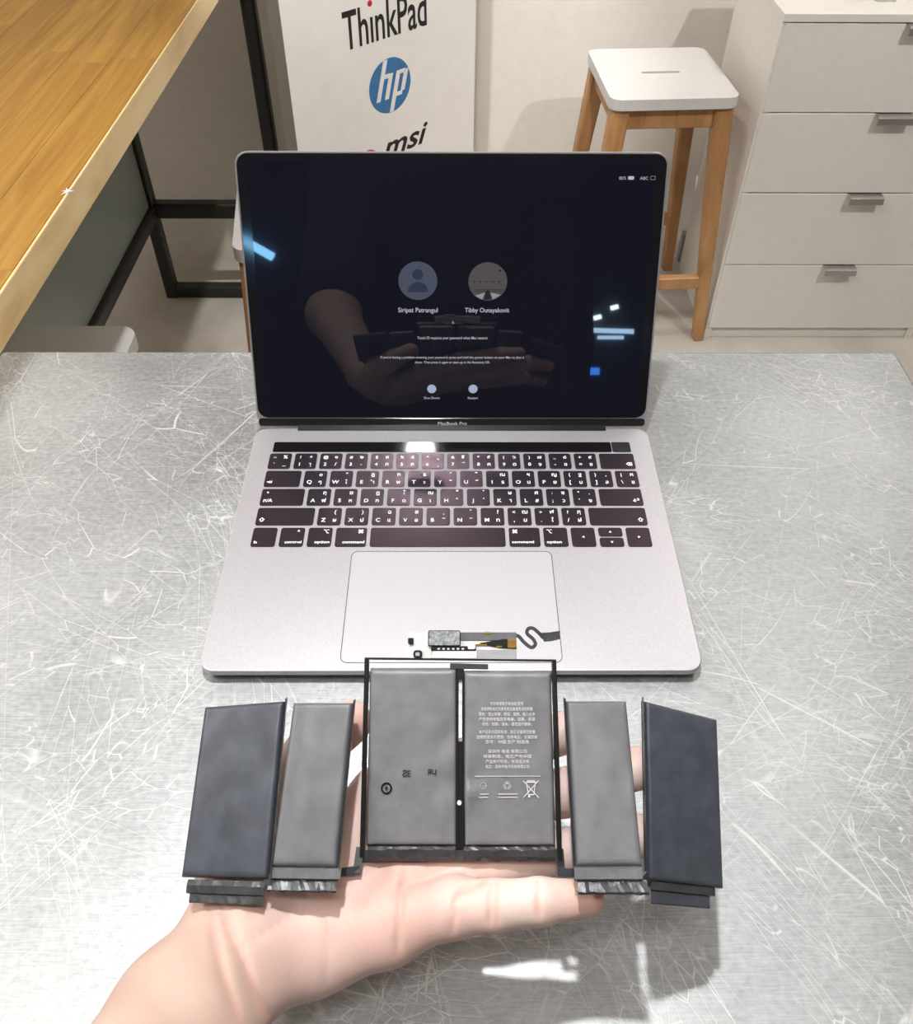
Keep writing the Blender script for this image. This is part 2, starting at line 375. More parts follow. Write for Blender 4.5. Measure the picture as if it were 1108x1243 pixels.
# ------------------------------------------------------------------ steel work table
TX0, TX1, TY0, TY1 = -396, 391.5, -420, 318
t = thing('steel_table', 0, -50, -850, 'scratched brushed steel work table under the laptop', 'table')
mb = MB()
mb.loops([rr_ring(TX0,TX1,TY0,TY1,5,-38,1.5), rr_ring(TX0,TX1,TY0,TY1,5,-36.5,0), rr_ring(TX0,TX1,TY0,TY1,5,-2.2,0),
          rr_ring(TX0,TX1,TY0,TY1,5,-.6,.6), rr_ring(TX0,TX1,TY0,TY1,5,0,2.2)], True, True)
mb.build('table_top', M['steel'], t, origin=(0, 0, 0))
for sx in (TX0 + 45, TX1 - 45):
    for sy in (TY0 + 45, TY1 - 45):
        MB().tube([(sx, sy, -848), (sx, sy, -820), (sx, sy, -38)], [19, 19, 19], 14).build('leg', M['steel_plain'], t, True)
mb = MB(); mb.box(TX0+40, TX1-40, TY0+40, TY1-40, -640, -622); mb.build('lower_shelf', M['steel_plain'], t, bevel=3)

# ------------------------------------------------------------------ laptop
D = 11.0
lap = thing('laptop', 0, 106, 0, 'open grey aluminium laptop showing a dark login screen on the steel table', 'laptop')
mb = MB(); R_ = 9.5; Y1 = 209.2
mb.loops([rr_ring(-152,152,0,Y1,R_,.9,9), rr_ring(-152,152,0,Y1,R_,2.0,4.5), rr_ring(-152,152,0,Y1,R_,4.2,1.4), rr_ring(-152,152,0,Y1,R_,5.6,.4),
          rr_ring(-152,152,0,Y1,R_,6.4,0), rr_ring(-152,152,0,Y1,R_,D-.55,0), rr_ring(-152,152,0,Y1,R_,D-.15,.18), rr_ring(-152,152,0,Y1,R_,D,.6)])
mb.build('base', M['alu'], lap)
MB().box(-26, 26, -.25, 1.2, 7.4, 10.2).build('lid_notch', M['alu_rim'], lap, bevel=.6)
for fx in (-125, 125):
    for fy in (20, 190):
        MB().tube([(fx, fy, 0), (fx, fy, 2.2)], 7, 16).build('rubber_foot', M['rubber'], lap)
rr_slab(MB(), -120, 120, 206.2, 213, 1, 3.5, D + .12, .3, 3).build('hinge_cover', M['black_plastic'], lap)
# trackpad with its groove
poly_prism(MB(), [rrect(-67.5,67.5,5.2,89.6,4.5), rrect(-67.05,67.05,5.65,89.15,4.1)], D-.1, D + .02).build('trackpad_groove', M['gap'], lap)
rr_slab(MB(), -67, 67, 5.7, 89.1, 4, D-.5, D + .06, .1).build('trackpad', M['trackpad'], lap)
# touch bar
rr_slab(MB(), -135.6, 121.3, 183.2, 194.0, 1.2, D-.3, D + .12, .1).build('touch_bar', M['touchbar'], lap)
rr_slab(MB(), 121.8, 135.9, 183.2, 194.0, 1.2, D-.3, D + .2, .15).build('power_key', M['black_plastic'], lap)
# keys
PITCH, KGAP = 19.03, 2.55
ROWS = [(165.6, 181.4), (147.6, 163.5), (129.8, 145.6), (111.8, 127.6), (93.1, 109.6)]
r1 = [('`','~','_','%'),('1','!','ๅ','+'),('2','@','/','๑'),('3','#','-','๒'),('4','$','ภ','๓'),('5','%','ถ','๔'),('6','^','ุ','ู'),('7','&','ึ','฿'),('8','*','ค','๕'),('9','(','ต','๖'),('0',')','จ','๗'),('-','_','ข','๘'),('=','+','ช','๙')]
r2 = [('Q','','ๆ','๐'),('W','','ไ','"'),('E','','ำ','ฎ'),('R','','พ','ฑ'),('T','','ะ','ธ'),('Y','','ั','ํ'),('U','','ี','๊'),('I','','ร','ณ'),('O','','น','ฯ'),('P','','ย','ญ'),('[','{','บ','ฐ'),(']','}','ล',','),('\\','|','ฃ','ฅ')]
r3 = [('A','','ฟ','ฤ'),('S','','ห','ฆ'),('D','','ก','ฏ'),('F','','ด','โ'),('G','','เ','ฌ'),('H','','้','็'),('J','','่','๋'),('K','','า','ษ'),('L','','ส','ศ'),(';',':','ว','ซ'),("'",'"','ง','.')]
r4 = [('Z','','ผ','('),('X','','ป',')'),('C','','แ','ฉ'),('V','','อ','ฮ'),('B','','ิ','ฺ'),('N','','ื','์'),('M','','ท','?'),(',','<','ม','ฒ'),('.','>','ใ','ฬ'),('/','?','ฝ','ฦ')]
LAY = [[(1, k) for k in r1] + [(1.5, ('del',))],
       [(1.5, ('tab',))] + [(1, k) for k in r2],
       [(1.75, ('caps',))] + [(1, k) for k in r3] + [(1.75, ('ret',))],
       [(2.25, ('lsh',))] + [(1, k) for k in r4] + [(2.25, ('rsh',))],
       [(1, ('fn',)), (1, ('control',)), (1, ('option',)), (1.25, ('command',)), (5, ('space',)), (1.25, ('rcommand',)), (1, ('roption',)), (1, ('left',)), (1, ('ud',)), (1, ('right',))]]
_km = {}
def key_mesh(w, h):
    k = (round(w, 2), round(h, 2))
    if k not in _km:
        mb = MB(); rings = [rr_ring(-w/2, w/2, -h/2, h/2, 1.6, z, i, 3) for z, i in ((-.4, 0), (.45, 0), (.62, .25))]
        mb.loops(rings); _km[k] = mb.mesh('key', M['key'], (0, 0, 0))
    return _km[k]
def add_key(x0, x1, y0, y1, leg):
    cx, cy = (x0+x1)/2, (y0+y1)/2
    k = place('key', key_mesh(x1-x0, y1-y0), (cx, cy, D), lap)
    if leg:
        leg.build('legend', M['legend'], k, fixn=False)
def arrow(cx, cy, ang, r=.9):
    return [(cx + r*math.cos(ang + a), cy + r*math.sin(ang + a)) for a in (0, 2.1, -2.1)]
for ri, (y0, y1) in enumerate(ROWS):
    x = -136.7
    for u, leg in LAY[ri]:
        x0, x1 = x, x + u * PITCH - KGAP; x += u * PITCH
        mb = MB(); z = D + .68; n = leg[0]
        if len(leg) == 4:
            lo, up, th, thu = leg; S = 4.7
            put_text(mb, lo, x0 + 4.3, y0 + 3.0, S if ri else 4.4, z, bold=.012)
            if up: put_text(mb, up, x0 + 4.3, y1 - 5.4, 3.9, z, bold=.012)
            put_text(mb, th, x1 - 4.4, y0 + 3.0, S, z, bold=.012)
            if thu: put_text(mb, thu, x1 - 4.4, y1 - 5.4, S, z, bold=.012)
        elif n in ('fn',): put_text(mb, 'fn', x0 + 1.8, y0 + 2.6, 3.2, z, align='L', bold=.015)
        elif n in ('control', 'option', 'command'):
            put_text(mb, n, x1 - 1.2, y0 + 2.8, 3.2, z, w={'control': 11.4, 'option': 10.2, 'command': 15}[n], align='R', bold=.015)
            put_text(mb, {'control': '^', 'option': '⌥', 'command': '⌘'}[n], x1 - 4.2, y1 - 5.0, 4.2, z, bold=.015)
        elif n in ('rcommand', 'roption'):
            put_text(mb, n[1:], x0 + 1.8, y0 + 2.8, 3.2, z, w={'option': 10.2, 'command': 15}[n[1:]], align='L', bold=.015)
            put_text(mb, {'option': '⌥', 'command': '⌘'}[n[1:]], x0 + 4.2, y1 - 5.0, 4.2, z, bold=.015)
        elif n == 'tab': put_text(mb, '⇥', x0 + 3.8, y0 + 3.2, 4.2, z, bold=.03)
        elif n == 'caps': put_text(mb, 'ก/A', x0 + 2.4, y0 + 3.2, 4.2, z, align='L', bold=.015); poly = disc(x0 + 4.5, y1 - 3.6, .7, 10); mb.add([(a, c, z) for a, c in poly], [tuple(range(10))])
        elif n == 'lsh': put_text(mb, '⇧', x0 + 4.2, y0 + 3.2, 4.4, z, bold=.02)
        elif n == 'rsh': put_text(mb, '⇧', x1 - 4.6, y0 + 3.2, 4.4, z, bold=.02)
        elif n == 'del': put_text(mb, '⌫', x1 - 4.6, y0 + 3.2, 4.2, z, bold=.02)
        elif n == 'ret': put_text(mb, '↩', x1 - 4.8, y0 + 3.2, 4.4, z, bold=.03)
        elif n in ('left', 'right'): mb.add([(a, c, z) for a, c in arrow((x0+x1)/2, (y0+y1)/2, math.pi if n == 'left' else 0, 1.1)], [(0, 1, 2)])
        if n == 'ud':
            ym = (y0 + y1) / 2
            for ya, yb2, an in ((ym + .5, y1, math.pi/2), (y0, ym - .5, -math.pi/2)):
                mb2 = MB(); mb2.add([(a, c, z) for a, c in arrow((x0+x1)/2, (ya+yb2)/2, an, 1.1)], [(0, 1, 2)])
                add_key(x0, x1, ya, yb2, mb2)
        else: add_key(x0, x1, y0, y1, mb if mb.v else None)
# lid: local (a, b, c) = across, up the lid, out of the screen
TH = math.radians(21.8); HY, HZ = 212.2, 8.0
def lidp(p): return Vector((p[0], HY + p[1]*math.sin(TH) - p[2]*math.cos(TH), HZ + p[1]*math.cos(TH) + p[2]*math.sin(TH)))
mb = MB(); LB0, LB1 = 1.5, 208.0
mb.loops([rr_ring(-152,152,LB0,LB1,9.5,-5.2,2.2), rr_ring(-152,152,LB0,LB1,9.5,-4.4,.5), rr_ring(-152,152,LB0,LB1,9.5,-3.4,0), rr_ring(-152,152,LB0,LB1,9.5,-.5,0), rr_ring(-152,152,LB0,LB1,9.5,-.15,.25), rr_ring(-152,152,LB0,LB1,9.5,-.1,1.0)])
mb.xform(lidp).build('lid_shell', M['alu_rim'], lap)
rr_slab(MB(), -150.7, 150.7, 8.9, 206.8, 8.2, -.6, .08, .12).xform(lidp).build('screen_bezel', M['bezel'], lap)
rr_slab(MB(), -150.7, 150.7, 2.0, 8.5, 2.5, -.6, .08, .12).xform(lidp).build('screen_chin', M['chin'], lap)
put_text(MB(), 'MacBook Pro', .3, 2.9, 3.9, .12, w=22.5).xform(lidp).build('model_lettering', M['paper'], lap, fixn=False)
scr = rr_slab(MB(), -143.5, 143.5, 11.5, 202.5, .6, -.3, .14, .04).xform(lidp).build('screen', M['screen'], lap)
def ui(name, mat, fn, lab=None):
    mb = MB(); fn(mb); o = mb.xform(lidp).build(name, mat, scr, fixn=False)
    if lab: o['label'] = lab
    return o
def flat(mb, pts, z): mb.add([(a, c, z) for a, c in pts], [tuple(range(len(pts)))])
ui('user_icon', M['ui_icon'], lambda m: flat(m, disc(-25.1, 117, 14.3, 40), .17), 'grey round user icon')
def glyph(m):
    flat(m, disc(-25.1, 121.6, 4.0, 24), .19)
    flat(m, disc(-25.1, 108.6, 7.6, 20, 0, 180), .19)
ui('user_glyph', M['ui_glyph'], glyph)
ui('user_photo', M['ui_photo'], lambda m: flat(m, disc(26.3, 116.6, 14.3, 40), .17), 'round grey photo of a hall')
def ph(m):
    for k in range(5): flat(m, rrect(15.2 + k*4.6, 17.0 + k*4.6, 116.0, 116.8, .2, 1), .19)
    flat(m, rrect(17.5, 38.5, 110.2, 110.7, .1, 1), .19); flat(m, rrect(14.5, 38.5, 108.9, 109.3, .1, 1), .19)
    flat(m, [(23.4, 103), (29.4, 103), (27.4, 110), (25.2, 110)], .19); flat(m, disc(35.2, 124.6, .9, 10), .19)
ui('photo_shapes', M['ui_photo_dark'], ph)
def ph2(m): flat(m, [(16.8, 106.0), (22.4, 103.2), (24.4, 108.4)], .19); flat(m, [(30.2, 103.2), (36.0, 106.6), (28.4, 108.4)], .19)
ui('photo_highlights', M['ui_photo_light'], ph2)
ui('user_name', M['ui_text'], lambda m: put_text(m, 'Siripat Patrangul', -25.3, 93.4, 4.9, .17, w=29.5, bold=.01))
ui('user_name', M['ui_text'], lambda m: put_text(m, 'Tibby Ounayakovit', 26.1, 93.4, 4.9, .17, w=33, bold=.01))
def cur(m): flat(m, [(.2, 87.2), (.2, 84.2), (1.0, 84.9), (1.9, 84.9)], .17)
ui('mouse_pointer', M['ui_dim'], cur)
ui('login_hint', M['ui_text'], lambda m: put_text(m, 'Touch ID requires your password when Mac restarts', .3, 72.6, 3.1, .17, w=53, bold=.008))
def hint(m):
    put_text(m, "If you're having a problem entering your password, press and hold the power button on your Mac to shut it", .3, 57.4, 2.7, .17, w=109, bold=.008)
    put_text(m, 'down. Then press it again or start up in the Recovery OS.', .3, 53.5, 2.7, .17, w=57, bold=.008)
ui('help_text', M['ui_text'], hint)
for bx, s in ((-15.6, 'Shut Down'), (16.2, 'Restart')):
    ui('round_button', M['ui_button'], lambda m, bx=bx: flat(m, disc(bx, 32.9, 3.5, 28), .17))
    ui('button_caption', M['ui_text'], lambda m, bx=bx, s=s: put_text(m, s, bx, 24.6, 2.7, .17, bold=.008))
def stat(m):
    put_text(m, '85%', 120.2, 189.4, 3.1, .17); flat(m, rrect(124.0, 128.2, 189.4, 191.8, .5, 2), .17)
    put_text(m, 'ABC', 135.3, 189.4, 3.1, .17)
ui('status_bar', M['ui_text'], stat)
ui('keyboard_icon', M['ui_dim'], lambda m: poly_prism(m, [rrect(139.8, 144.2 - .9, 189.3, 192.0, .4, 2), rrect(140.1, 143.0, 189.6, 191.7, .3, 2)], .16, .17))

# ------------------------------------------------------------------ battery pack
bat = thing('battery_pack', 4, -105, 88, 'black six-cell laptop battery pack held up on the open palm', 'battery')
PK = .935   # size of one pack unit in mm
def quad_frame(TL, TR, BL, BR, PK=PK):
    TL, TR, BL, BR = map(Vector, (TL, TR, BL, BR))
    n = ((TR - TL).cross(TL - BL)).normalized()
    def fn(p):   # p = (s 0..1, t 0..1 from top, height along normal in pack units)
        s, q_, h = p; h *= PK
        return (TL*(1-s)+TR*s)*(1-q_) + (BL*(1-s)+BR*s)*q_ + n*h
    w = ((TR-TL).length + (BR-BL).length)/2; hh = ((TL-BL).length + (TR-BR).length)/2
    return fn, w / PK, hh / PK
def pouch(name, quad, th, parent, x0=0, x1=1, y0=0, y1=1, rim=1.8, bulge=.5, ridge=None, seed=0, mat='cell', lab=None):
    """soft pouch cell: flat face, rounded shoulders, thin sealed rim, slight swelling"""
    fn, w, h = quad_frame(*quad, .969 if quad is CT else PK); rnd = random.Random(seed)
    nx, ny = 26, 40; mb = MB(); vs = []; fs = []
    ph_ = [(rnd.uniform(.5, 2.5), rnd.uniform(0, 6), rnd.uniform(.5, 2.5), rnd.uniform(0, 6)) for _ in range(4)]
    W_ = w * (x1-x0); H_ = h * (y1-y0)
    def prof(d): # distance from the edge in mm -> height
        if d <= 0: return -th * .85
        e = min(1, d / rim); return -th*.85 + th*.85 * math.sqrt(max(0, 1 - (1-e)**2))
    def grid(n, L):
        g = [0, .25, .6, 1.1, rim, rim*1.7]
        inner = [g[-1] + (L - 2*g[-1]) * k / (n - 12) for k in range(1, n - 12)]
        return g + inner + [L - q for q in reversed(g)]
    gx, gy = grid(nx, W_), grid(ny, H_)
    for j, yy in enumerate(gy):
        for i, xx in enumerate(gx):
            d = min(xx, W_-xx, yy, H_-yy)
            z = prof(d) + bulge * math.sin(math.pi*xx/W_)**.5 * math.sin(math.pi*yy/H_)**.5 if 0 < d else prof(d)
            for a, p1, c, p2 in ph_: z += .07 * math.sin(a*xx*.18 + p1) * math.sin(c*yy*.12 + p2) * min(1, max(0, d)/3)
            if ridge:
                for (rx, ry, rr_, ra) in ridge:
                    dd = ((xx - rx*W_)/rr_[0])**2 + ((yy - ry*H_)/rr_[1])**2
                    z += ra * math.exp(-dd)
            vs.append(fn((x0 + xx/w, y0 + yy/h, z)))
    m_, k_ = len(gx), len(gy)
    for j in range(k_-1):
        for i in range(m_-1): fs.append((j*m_+i, (j+1)*m_+i, (j+1)*m_+i+1, j*m_+i+1))
    base = len(vs)
    ring = [(i, 0) for i in range(m_)] + [(m_-1, j) for j in range(1, k_)] + [(i, k_-1) for i in range(m_-2, -1, -1)] + [(0, j) for j in range(k_-2, 0, -1)]
    for i, j in ring: vs.append(fn((x0 + gx[i]/w, y0 + gy[j]/h, -th)))
    n = len(ring)
    for q_ in range(n):
        a = ring[q_]; c = ring[(q_+1) % n]
        fs.append((a[1]*m_+a[0], c[1]*m_+c[0], base+(q_+1) % n, base+q_))
    fs.append(tuple(base + q_ for q_ in range(n)))
    mb.add(vs, fs); o = mb.build(name, M[mat], parent, True)
    if lab: o['label'] = lab
    return o, fn, w, h
def strip(name, fn, w, h, mat, pts, z=.3, th=.5, wob=0, seed=0, parent=None, lab=None):
    """thin folded foil strip given by s-range and rows of (t mm from the top, height mm)"""
    rnd = random.Random(seed); (s0, s1), rows = pts; n = 18; mb = MB(); vs = []; fs = []
    for side in (0, 1):
        for (tt, hh) in rows:
            for i in range(n + 1):
                s = s0 + (s1 - s0) * i / n
                wv = wob * (math.sin(i * 1.3 + seed) * .6 + rnd.uniform(-.5, .5)) if 0 < i < n else 0
                vs.append(fn((s / w, (tt + wv * .4) / h, hh + wv - side * th)))
    k = len(rows); m_ = n + 1
    for j in range(k-1):
        for i in range(n):
            a = j*m_+i; fs.append((a, a+m_, a+m_+1, a+1)); q_ = k*m_ + a; fs.append((q_, q_+1, q_+m_+1, q_+m_))
    per = [i for i in range(m_)] + [j*m_+n for j in range(1, k)] + [(k-1)*m_+i for i in range(n-1, -1, -1)] + [j*m_ for j in range(k-2, 0, -1)]
    for q_ in range(len(per)):
        a, c = per[q_], per[(q_+1) % len(per)]; fs.append((a, c, k*m_+c, k*m_+a))
    mb.add(vs, fs); o = mb.build(name, M[mat], parent or bat, False)
    if lab: o['label'] = lab
    return o
CT = [(-39.1, -62.4, 122.3), (47.0, -62.7, 122.7), (-39.1, -126.0, 79.8), (47.1, -126.3, 80.2)]
LO = [(-111.8, -76.5, 111.9), (-74.9, -75.7, 115.7), (-112.2, -140.9, 90.0), (-75.3, -142.4, 91.4)]
LI = [(-71.2, -76.3, 115.2), (-43.9, -77.3, 117.0), (-74.6, -138.0, 93.5), (-47.3, -138.4, 93.3)]
RI = [(51.7, -77.2, 118.0), (79.4, -76.4, 116.4), (51.8, -139.2, 96.0), (79.4, -139.6, 97.1)]
RO = [(89.3, -72.5, 109.2), (124.5, -76.1, 98.3), (84.3, -139.8, 80.7), (121.2, -137.1, 61.9)]
_f, ctw, cth = quad_frame(*CT, .969)
def ctp(p): return _f((p[0]/ctw, -p[1]/cth, p[2]))   # (s mm, t mm up, height)
rd1 = [(.86,.30,(2.5,6.6),1.1),(.90,.42,(2.2,8.8),-1.5),(.88,.52,(2,6.6),1.3),(.86,.66,(4,6.6),-1.3),(.84,.82,(1.6,9.9),1.8),(.90,.60,(2,6.6),1.1)]
rd2 = [(.10,.52,(3.5,11),1.8),(.16,.62,(3,5.3),-1.8),(.08,.68,(3,8.8),2),(.17,.69,(3.5,3.5),1.5),(.06,.60,(2,8.8),-1.1),(.55,.1,(1.4,13),0.66)]
c1, _, _, _ = pouch('cell', CT, 5.6, bat, 2.0/ctw, 43.2/ctw, 1.3/cth, 78.2/cth, ridge=rd1, seed=1, mat='cell_mid', lab='dull black pouch cell with faint dark certification marks')
c2, _, _, _ = pouch('cell', CT, 5.6, bat, 46.4/ctw, 87.9/ctw, 2.6/cth, 78.4/cth, ridge=[(max(.03, a - .07), b_, c, d) for a, b_, c, d in rd2], seed=2, mat='cell_mid', lab='dark grey pouch cell with lines of small white print')
lo, flo, wlo, hlo = pouch('cell', LO, 5.0, bat, ridge=[(.5,.5,(12,40),.3)], seed=3, lab='outermost black pouch cell at the wrist side')
li, fli, wli, hli = pouch('cell', LI, 4.4, bat, ridge=[(.22,.5,(1.6,40),.3),(.45,.5,(3,40),-.4)], seed=4, mat='cell_narrow', lab='narrow black pouch cell with a pressed crease at its top')
ri_, fri, wri, hri = pouch('cell', RI, 4.4, bat, seed=5, mat='cell_narrow', lab='narrow smooth black pouch cell above the fingertips')
ro, fro, wro, hro = pouch('cell', RO, 5.0, bat, seed=6, lab='outermost blue-black pouch cell at the fingertip side')
# raised sealed lips along the long sides
for fn, w, h, th, side in ((flo, wlo, hlo, 5, 1), (fli, wli, hli, 4.4, 1), (fri, wri, hri, 4.4, 0), (fro, wro, hro, 5, 0)):
    x = w if side else 0; sgn = 1 if side else -1
    mb = MB(); mb.loops([[fn(((x + sgn*dx)/w, tt/h, hh)) for dx, hh in ((-.3, -3.8), (.9, -2.2), (1.5, .6), (1.2, .7), (.5, -2.0), (-.3, -2.6))] for tt in (-1.2, h*.3, h*.65, h)])
    mb.build('sealed_lip', M['cell_flap'], bat)
# foil flaps and connector strips below the cells
strip('pouch_flap', flo, wlo, hlo, 'cell_flap', ((3.2, 38), [(75, -2.2), (77.2, -1.2), (80.2, -1.6), (80.6, -3)]), wob=.25, seed=1)
strip('pouch_flap', flo, wlo, hlo, 'cell_flap', ((4.6, 37.4), [(79.5, -3.4), (81, -2.6), (83.6, -2.7), (84.2, -3.4)]), wob=.35, seed=2)
strip('pouch_flap', fli, wli, hli, 'tape', ((.5, 31.2), [(70.4, -2.4), (71.4, -1.4), (74.6, -1.6), (75.0, -3)]), wob=.12, seed=3)
strip('pouch_flap', fli, wli, hli, 'cell_flap', ((-.6, 29.8), [(74.6, -3.8), (76.2, -3.2), (79.2, -2.2), (80.0, -2.8)]), wob=.5, seed=4)
strip('pouch_flap', fri, wri, hri, 'tape', ((-.6, 29.2), [(70.8, -2.4), (71.8, -1.4), (75.4, -1.7), (76.0, -3)]), wob=.15, seed=5)
strip('pouch_flap', fri, wri, hri, 'cell_flap', ((.6, 31.4), [(75.8, -3.8), (77.0, -3.4), (80.4, -2.0), (81.4, -2.6)]), wob=.5, seed=6)
strip('pouch_flap', fro, wro, hro, 'cell_flap', ((1.4, 37.2), [(75.8, -2.4), (77.2, -1.4), (80.4, -1.6), (80.8, -3)]), wob=.08, seed=7)
strip('pouch_flap', fro, wro, hro, 'cell', ((2.4, 34.6), [(79.8, -3.4), (81, -2.6), (85.6, -2.6), (86.2, -3.2)]), wob=.06, seed=8)
def ctstrip(name, mat, s0, s1, rows, wob, seed):
    return strip(name, lambda p: _f(p), ctw, cth, mat, ((s0, s1), rows), wob=wob, seed=seed)
ctstrip('pouch_flap', 'cell_flap', 3, 42.5, [(78.2, -1.8), (79.6, -.6), (82.4, -.9), (84.6, -2.4)], .6, 11)
ctstrip('pouch_flap', 'cell_flap', 46, 87, [(78.4, -1.8), (79.8, -.6), (82.6, -.9), (84.8, -2.4)], .6, 12)
ctstrip('connector_strip', 'flex', -.6, 90.4, [(80.2, -2.4), (83.4, -2.2), (85.0, -2.6)], .15, 13)
# L-shaped flex connectors to the side cells
def flexL(pts, w):
    mb = MB(); P = [ctp((s, tt, hh)) for s, tt, hh in pts]
    for a, c in zip(P[:-1], P[1:]):
        d = (c - a).normalized(); mb.bar(a - d*w*.35, c + d*w*.35, w, .5, up=(0, -.56, .83))
    mb.build('flex_link', M['flex'], bat)
flexL([(-.6, -80, -1.6), (-1.4, -87.6, .6), (-10.6, -88.4, 2.4)], 3.4)
flexL([(89.6, -81, -2.6), (90.2, -89.6, -3.0), (99.0, -90.0, -3.4)], 3.4)
def small_link(a, c, w):
    mb = MB(); mb.bar(a, c, w, .5, up=(0, -.35, .93)); mb.build('flex_link', M['flex'], bat)
small_link(flo((.99, 1.03, -2.5)), fli((-.02, 1.04, -2.5)), 4.0)
small_link(fri((1.0, 1.05, -2.5)), fro((.02, 1.03, -2.5)), 4.0)
# frame rails of the middle pack
def rail(name, p0, p1, w, h):
    MB().bar(ctp(p0), ctp(p1), w, h, up=(0, -.56, .83)).build(name, M['rail'], bat)
rail('frame_rail', (.6, 3.2, -2), (.5, -82.5, -2), 1.9, 4.2)
rail('frame_rail', (89.2, 2.4, -2), (89.4, -84, -2), 1.9, 4.2)
rail('frame_rail', (-.4, 3.2, -2), (90.2, 2.2, -2), .9, 3.0)
rail('frame_rail', (43.6, -1, -2.6), (43.2, -79, -2.6), 1.0, 3.2)
rail('frame_rail', (46.2, -1, -2.6), (46.0, -79, -2.6), .9, 3.2)
rail('frame_bridge', (44.8, -34, -2.6), (44.5, -79, -2.6), 3.2, 2.0)
rail('frame_bridge', (44.9, .6, -1.6), (44.9, -6.4, -1.6), 3.4, 1.6)
mb = MB(); mb.bar(ctp((40, -.2, -1.2)), ctp((58, -.6, -1.2)), 2.4, 1.0, up=(0, -.56, .83)); mb.build('frame_bridge', M['flex'], bat)
pp = ctp((44.3, -60, -1.2)); MB().tube([pp, pp + Vector((0, -.56, .83))], 1.0, 12).build('rivet', M['paper'], bat)
# printing
def print_part(name, mat, fn, cell, lab=None, z=1.0):
    mb = MB(); fn(mb); mb.xform(lambda p: ctp((p[0], p[1], z))); o = mb.build(name, M[mat], cell, fixn=False)
    if lab: o['label'] = lab
lines = [('可充电锂离子电池组 型号', -17.6, 15.5), ('充电限制电压仅供专用设备使用请勿拆解', -19.9, 24), ('警告：禁止拆解、挤压、加热、投入火中', -22.2, 26), ('严禁使用非指定充电器，远离、高温', -24.4, 26), ('危险、短路、浸水、请勿自行更换。', -26.6, 23),
         ('本产品符合国家标准，额定容量额定能量', -30.0, 26), ('由授权服务商更换，标称电压，妥善回收', -32.2, 28), ('型号：中国 生产 制造商', -34.3, 20), ('深圳市 电池 有限公司', -38.4, 18), ('组装制造，电芯产地中国', -40.6, 22), ('产品执行标准，电池组合格', -42.8, 20), ('电芯：深圳市电子科技有限公司', -45.0, 20)]
def pr(m):
    for s, y, w in lines: put_text(m, s, 66.4, y, 1.75, 0, w=w)
    flat(m, rrect(51.5, 81.4, -48.55, -48.3, .05, 1), 0)
print_part('caution_print', 'print', pr, c2, 'small white lines of print')
def ic(m):
    poly_prism(m, [disc(55.2, -52.6, 1.5, 24), disc(55.2, -52.6, 1.2, 24)], -.01, 0); put_text(m, 'i', 55.2, -53.2, 1.8, 0)
    put_text(m, '♻', 66.1, -53.6, 3.4, 0)
    for y in (-56.2, -57.6): flat(m, rrect(53, 57.6, y, y + .3, .1, 1), 0); flat(m, rrect(62, 71, y, y + .3, .1, 1), 0)
print_part('recycling_marks', 'print', ic, c2)
def binp(m):
    def ln(x0, y0, x1, y1, w=.35):
        d = Vector((x1-x0, y1-y0)).normalized(); nx, ny = -d.y*w/2, d.x*w/2
        flat(m, [(x0+nx, y0+ny), (x0-nx, y0-ny), (x1-nx, y1-ny), (x1+nx, y1+ny)], 0)
    ln(73.4, -50.4, 80.4, -57.6); ln(80.4, -50.4, 73.4, -57.6)
    ln(74.9, -51.2, 75.7, -56.2); ln(79.0, -51.2, 78.2, -56.2); ln(74.6, -51.0, 79.3, -51.0, .5); ln(75.6, -56.3, 78.3, -56.3); ln(75.2, -50.4, 78.8, -50.4)
    m.add([(x, y, 0) for x, y in disc(76, -57, .5, 10)], [tuple(range(10))])
print_part('crossed_bin_mark', 'print', binp, c2)
def marks(m):
    put_text(m, 'Ƨ', 19.4, -48.6, 3.8, 0, bold=.01); put_text(m, 'E', 21.4, -48.6, 3.8, 0); put_text(m, 'ЯU', 31.8, -47.6, 3.0, 0, bold=.02)
    poly_prism(m, [disc(11.1, -53.5, 2.5, 28), disc(11.1, -53.5, 1.8, 28)], -.01, 0); put_text(m, '◊', 11.1, -54.7, 3.0, 0)
print_part('certification_marks', 'print_dark', marks, c1)
# control board at the head of the pack
UPN = (0, -.56, .83)
brd = MB(); poly_prism(brd, [[(20.2, 15.2), (29, 15.4), (71.7, 15.0), (71.5, 1.9), (58, 2.0), (57.4, 6.6), (55, 7.4), (32, 6.6), (30.6, 2.4), (21, 2.6), (20.6, 8)]], -2.6, -2.0)
board = brd.xform(ctp).build('control_board', M['film'], bat)
def bpart(name, mat, s0, s1, t0, t1, z0, z1, r=.3):
    return rr_slab(MB(), s0, s1, t0, t1, r, z0, z1, min(.15, (z1-z0)*.3), 2).xform(ctp).build(name, M[mat], board)
bpart('shield_can', 'shield', 30.0, 44.6, 9.2, 15.8, -2.0, .2, .6)
bpart('shield_edge', 'rail', 29.5, 45.0, 8.9, 16.1, -2.2, -.5, .8)
bpart('connector', 'rail', 31.0, 52.4, 6.6, 8.8, -2.0, -.6, .5)
for k in range(6): bpart('solder_pad', 'film', 34 + k*2.3, 35.2 + k*2.3, 7.2, 8.0, -1.0, -.45, .1)
bpart('solder_pad', 'film', 48.4, 52.0, 7.4, 9.6, -1.2, -.3, .6)
bpart('chip', 'rail', 20.0, 22.6, 9.8, 12.6, -2.0, -.8); bpart('chip', 'rail', 22.6, 26.8, 3.4, 7.0, -2.0, -.8, 1.2); bpart('chip_mark', 'film_grey', 23.6, 25.6, 4.4, 6.0, -.9, -.7, .3)
bpart('ribbon', 'tape', 44.8, 71.6, 11.4, 15.2, -2.0, -1.5)
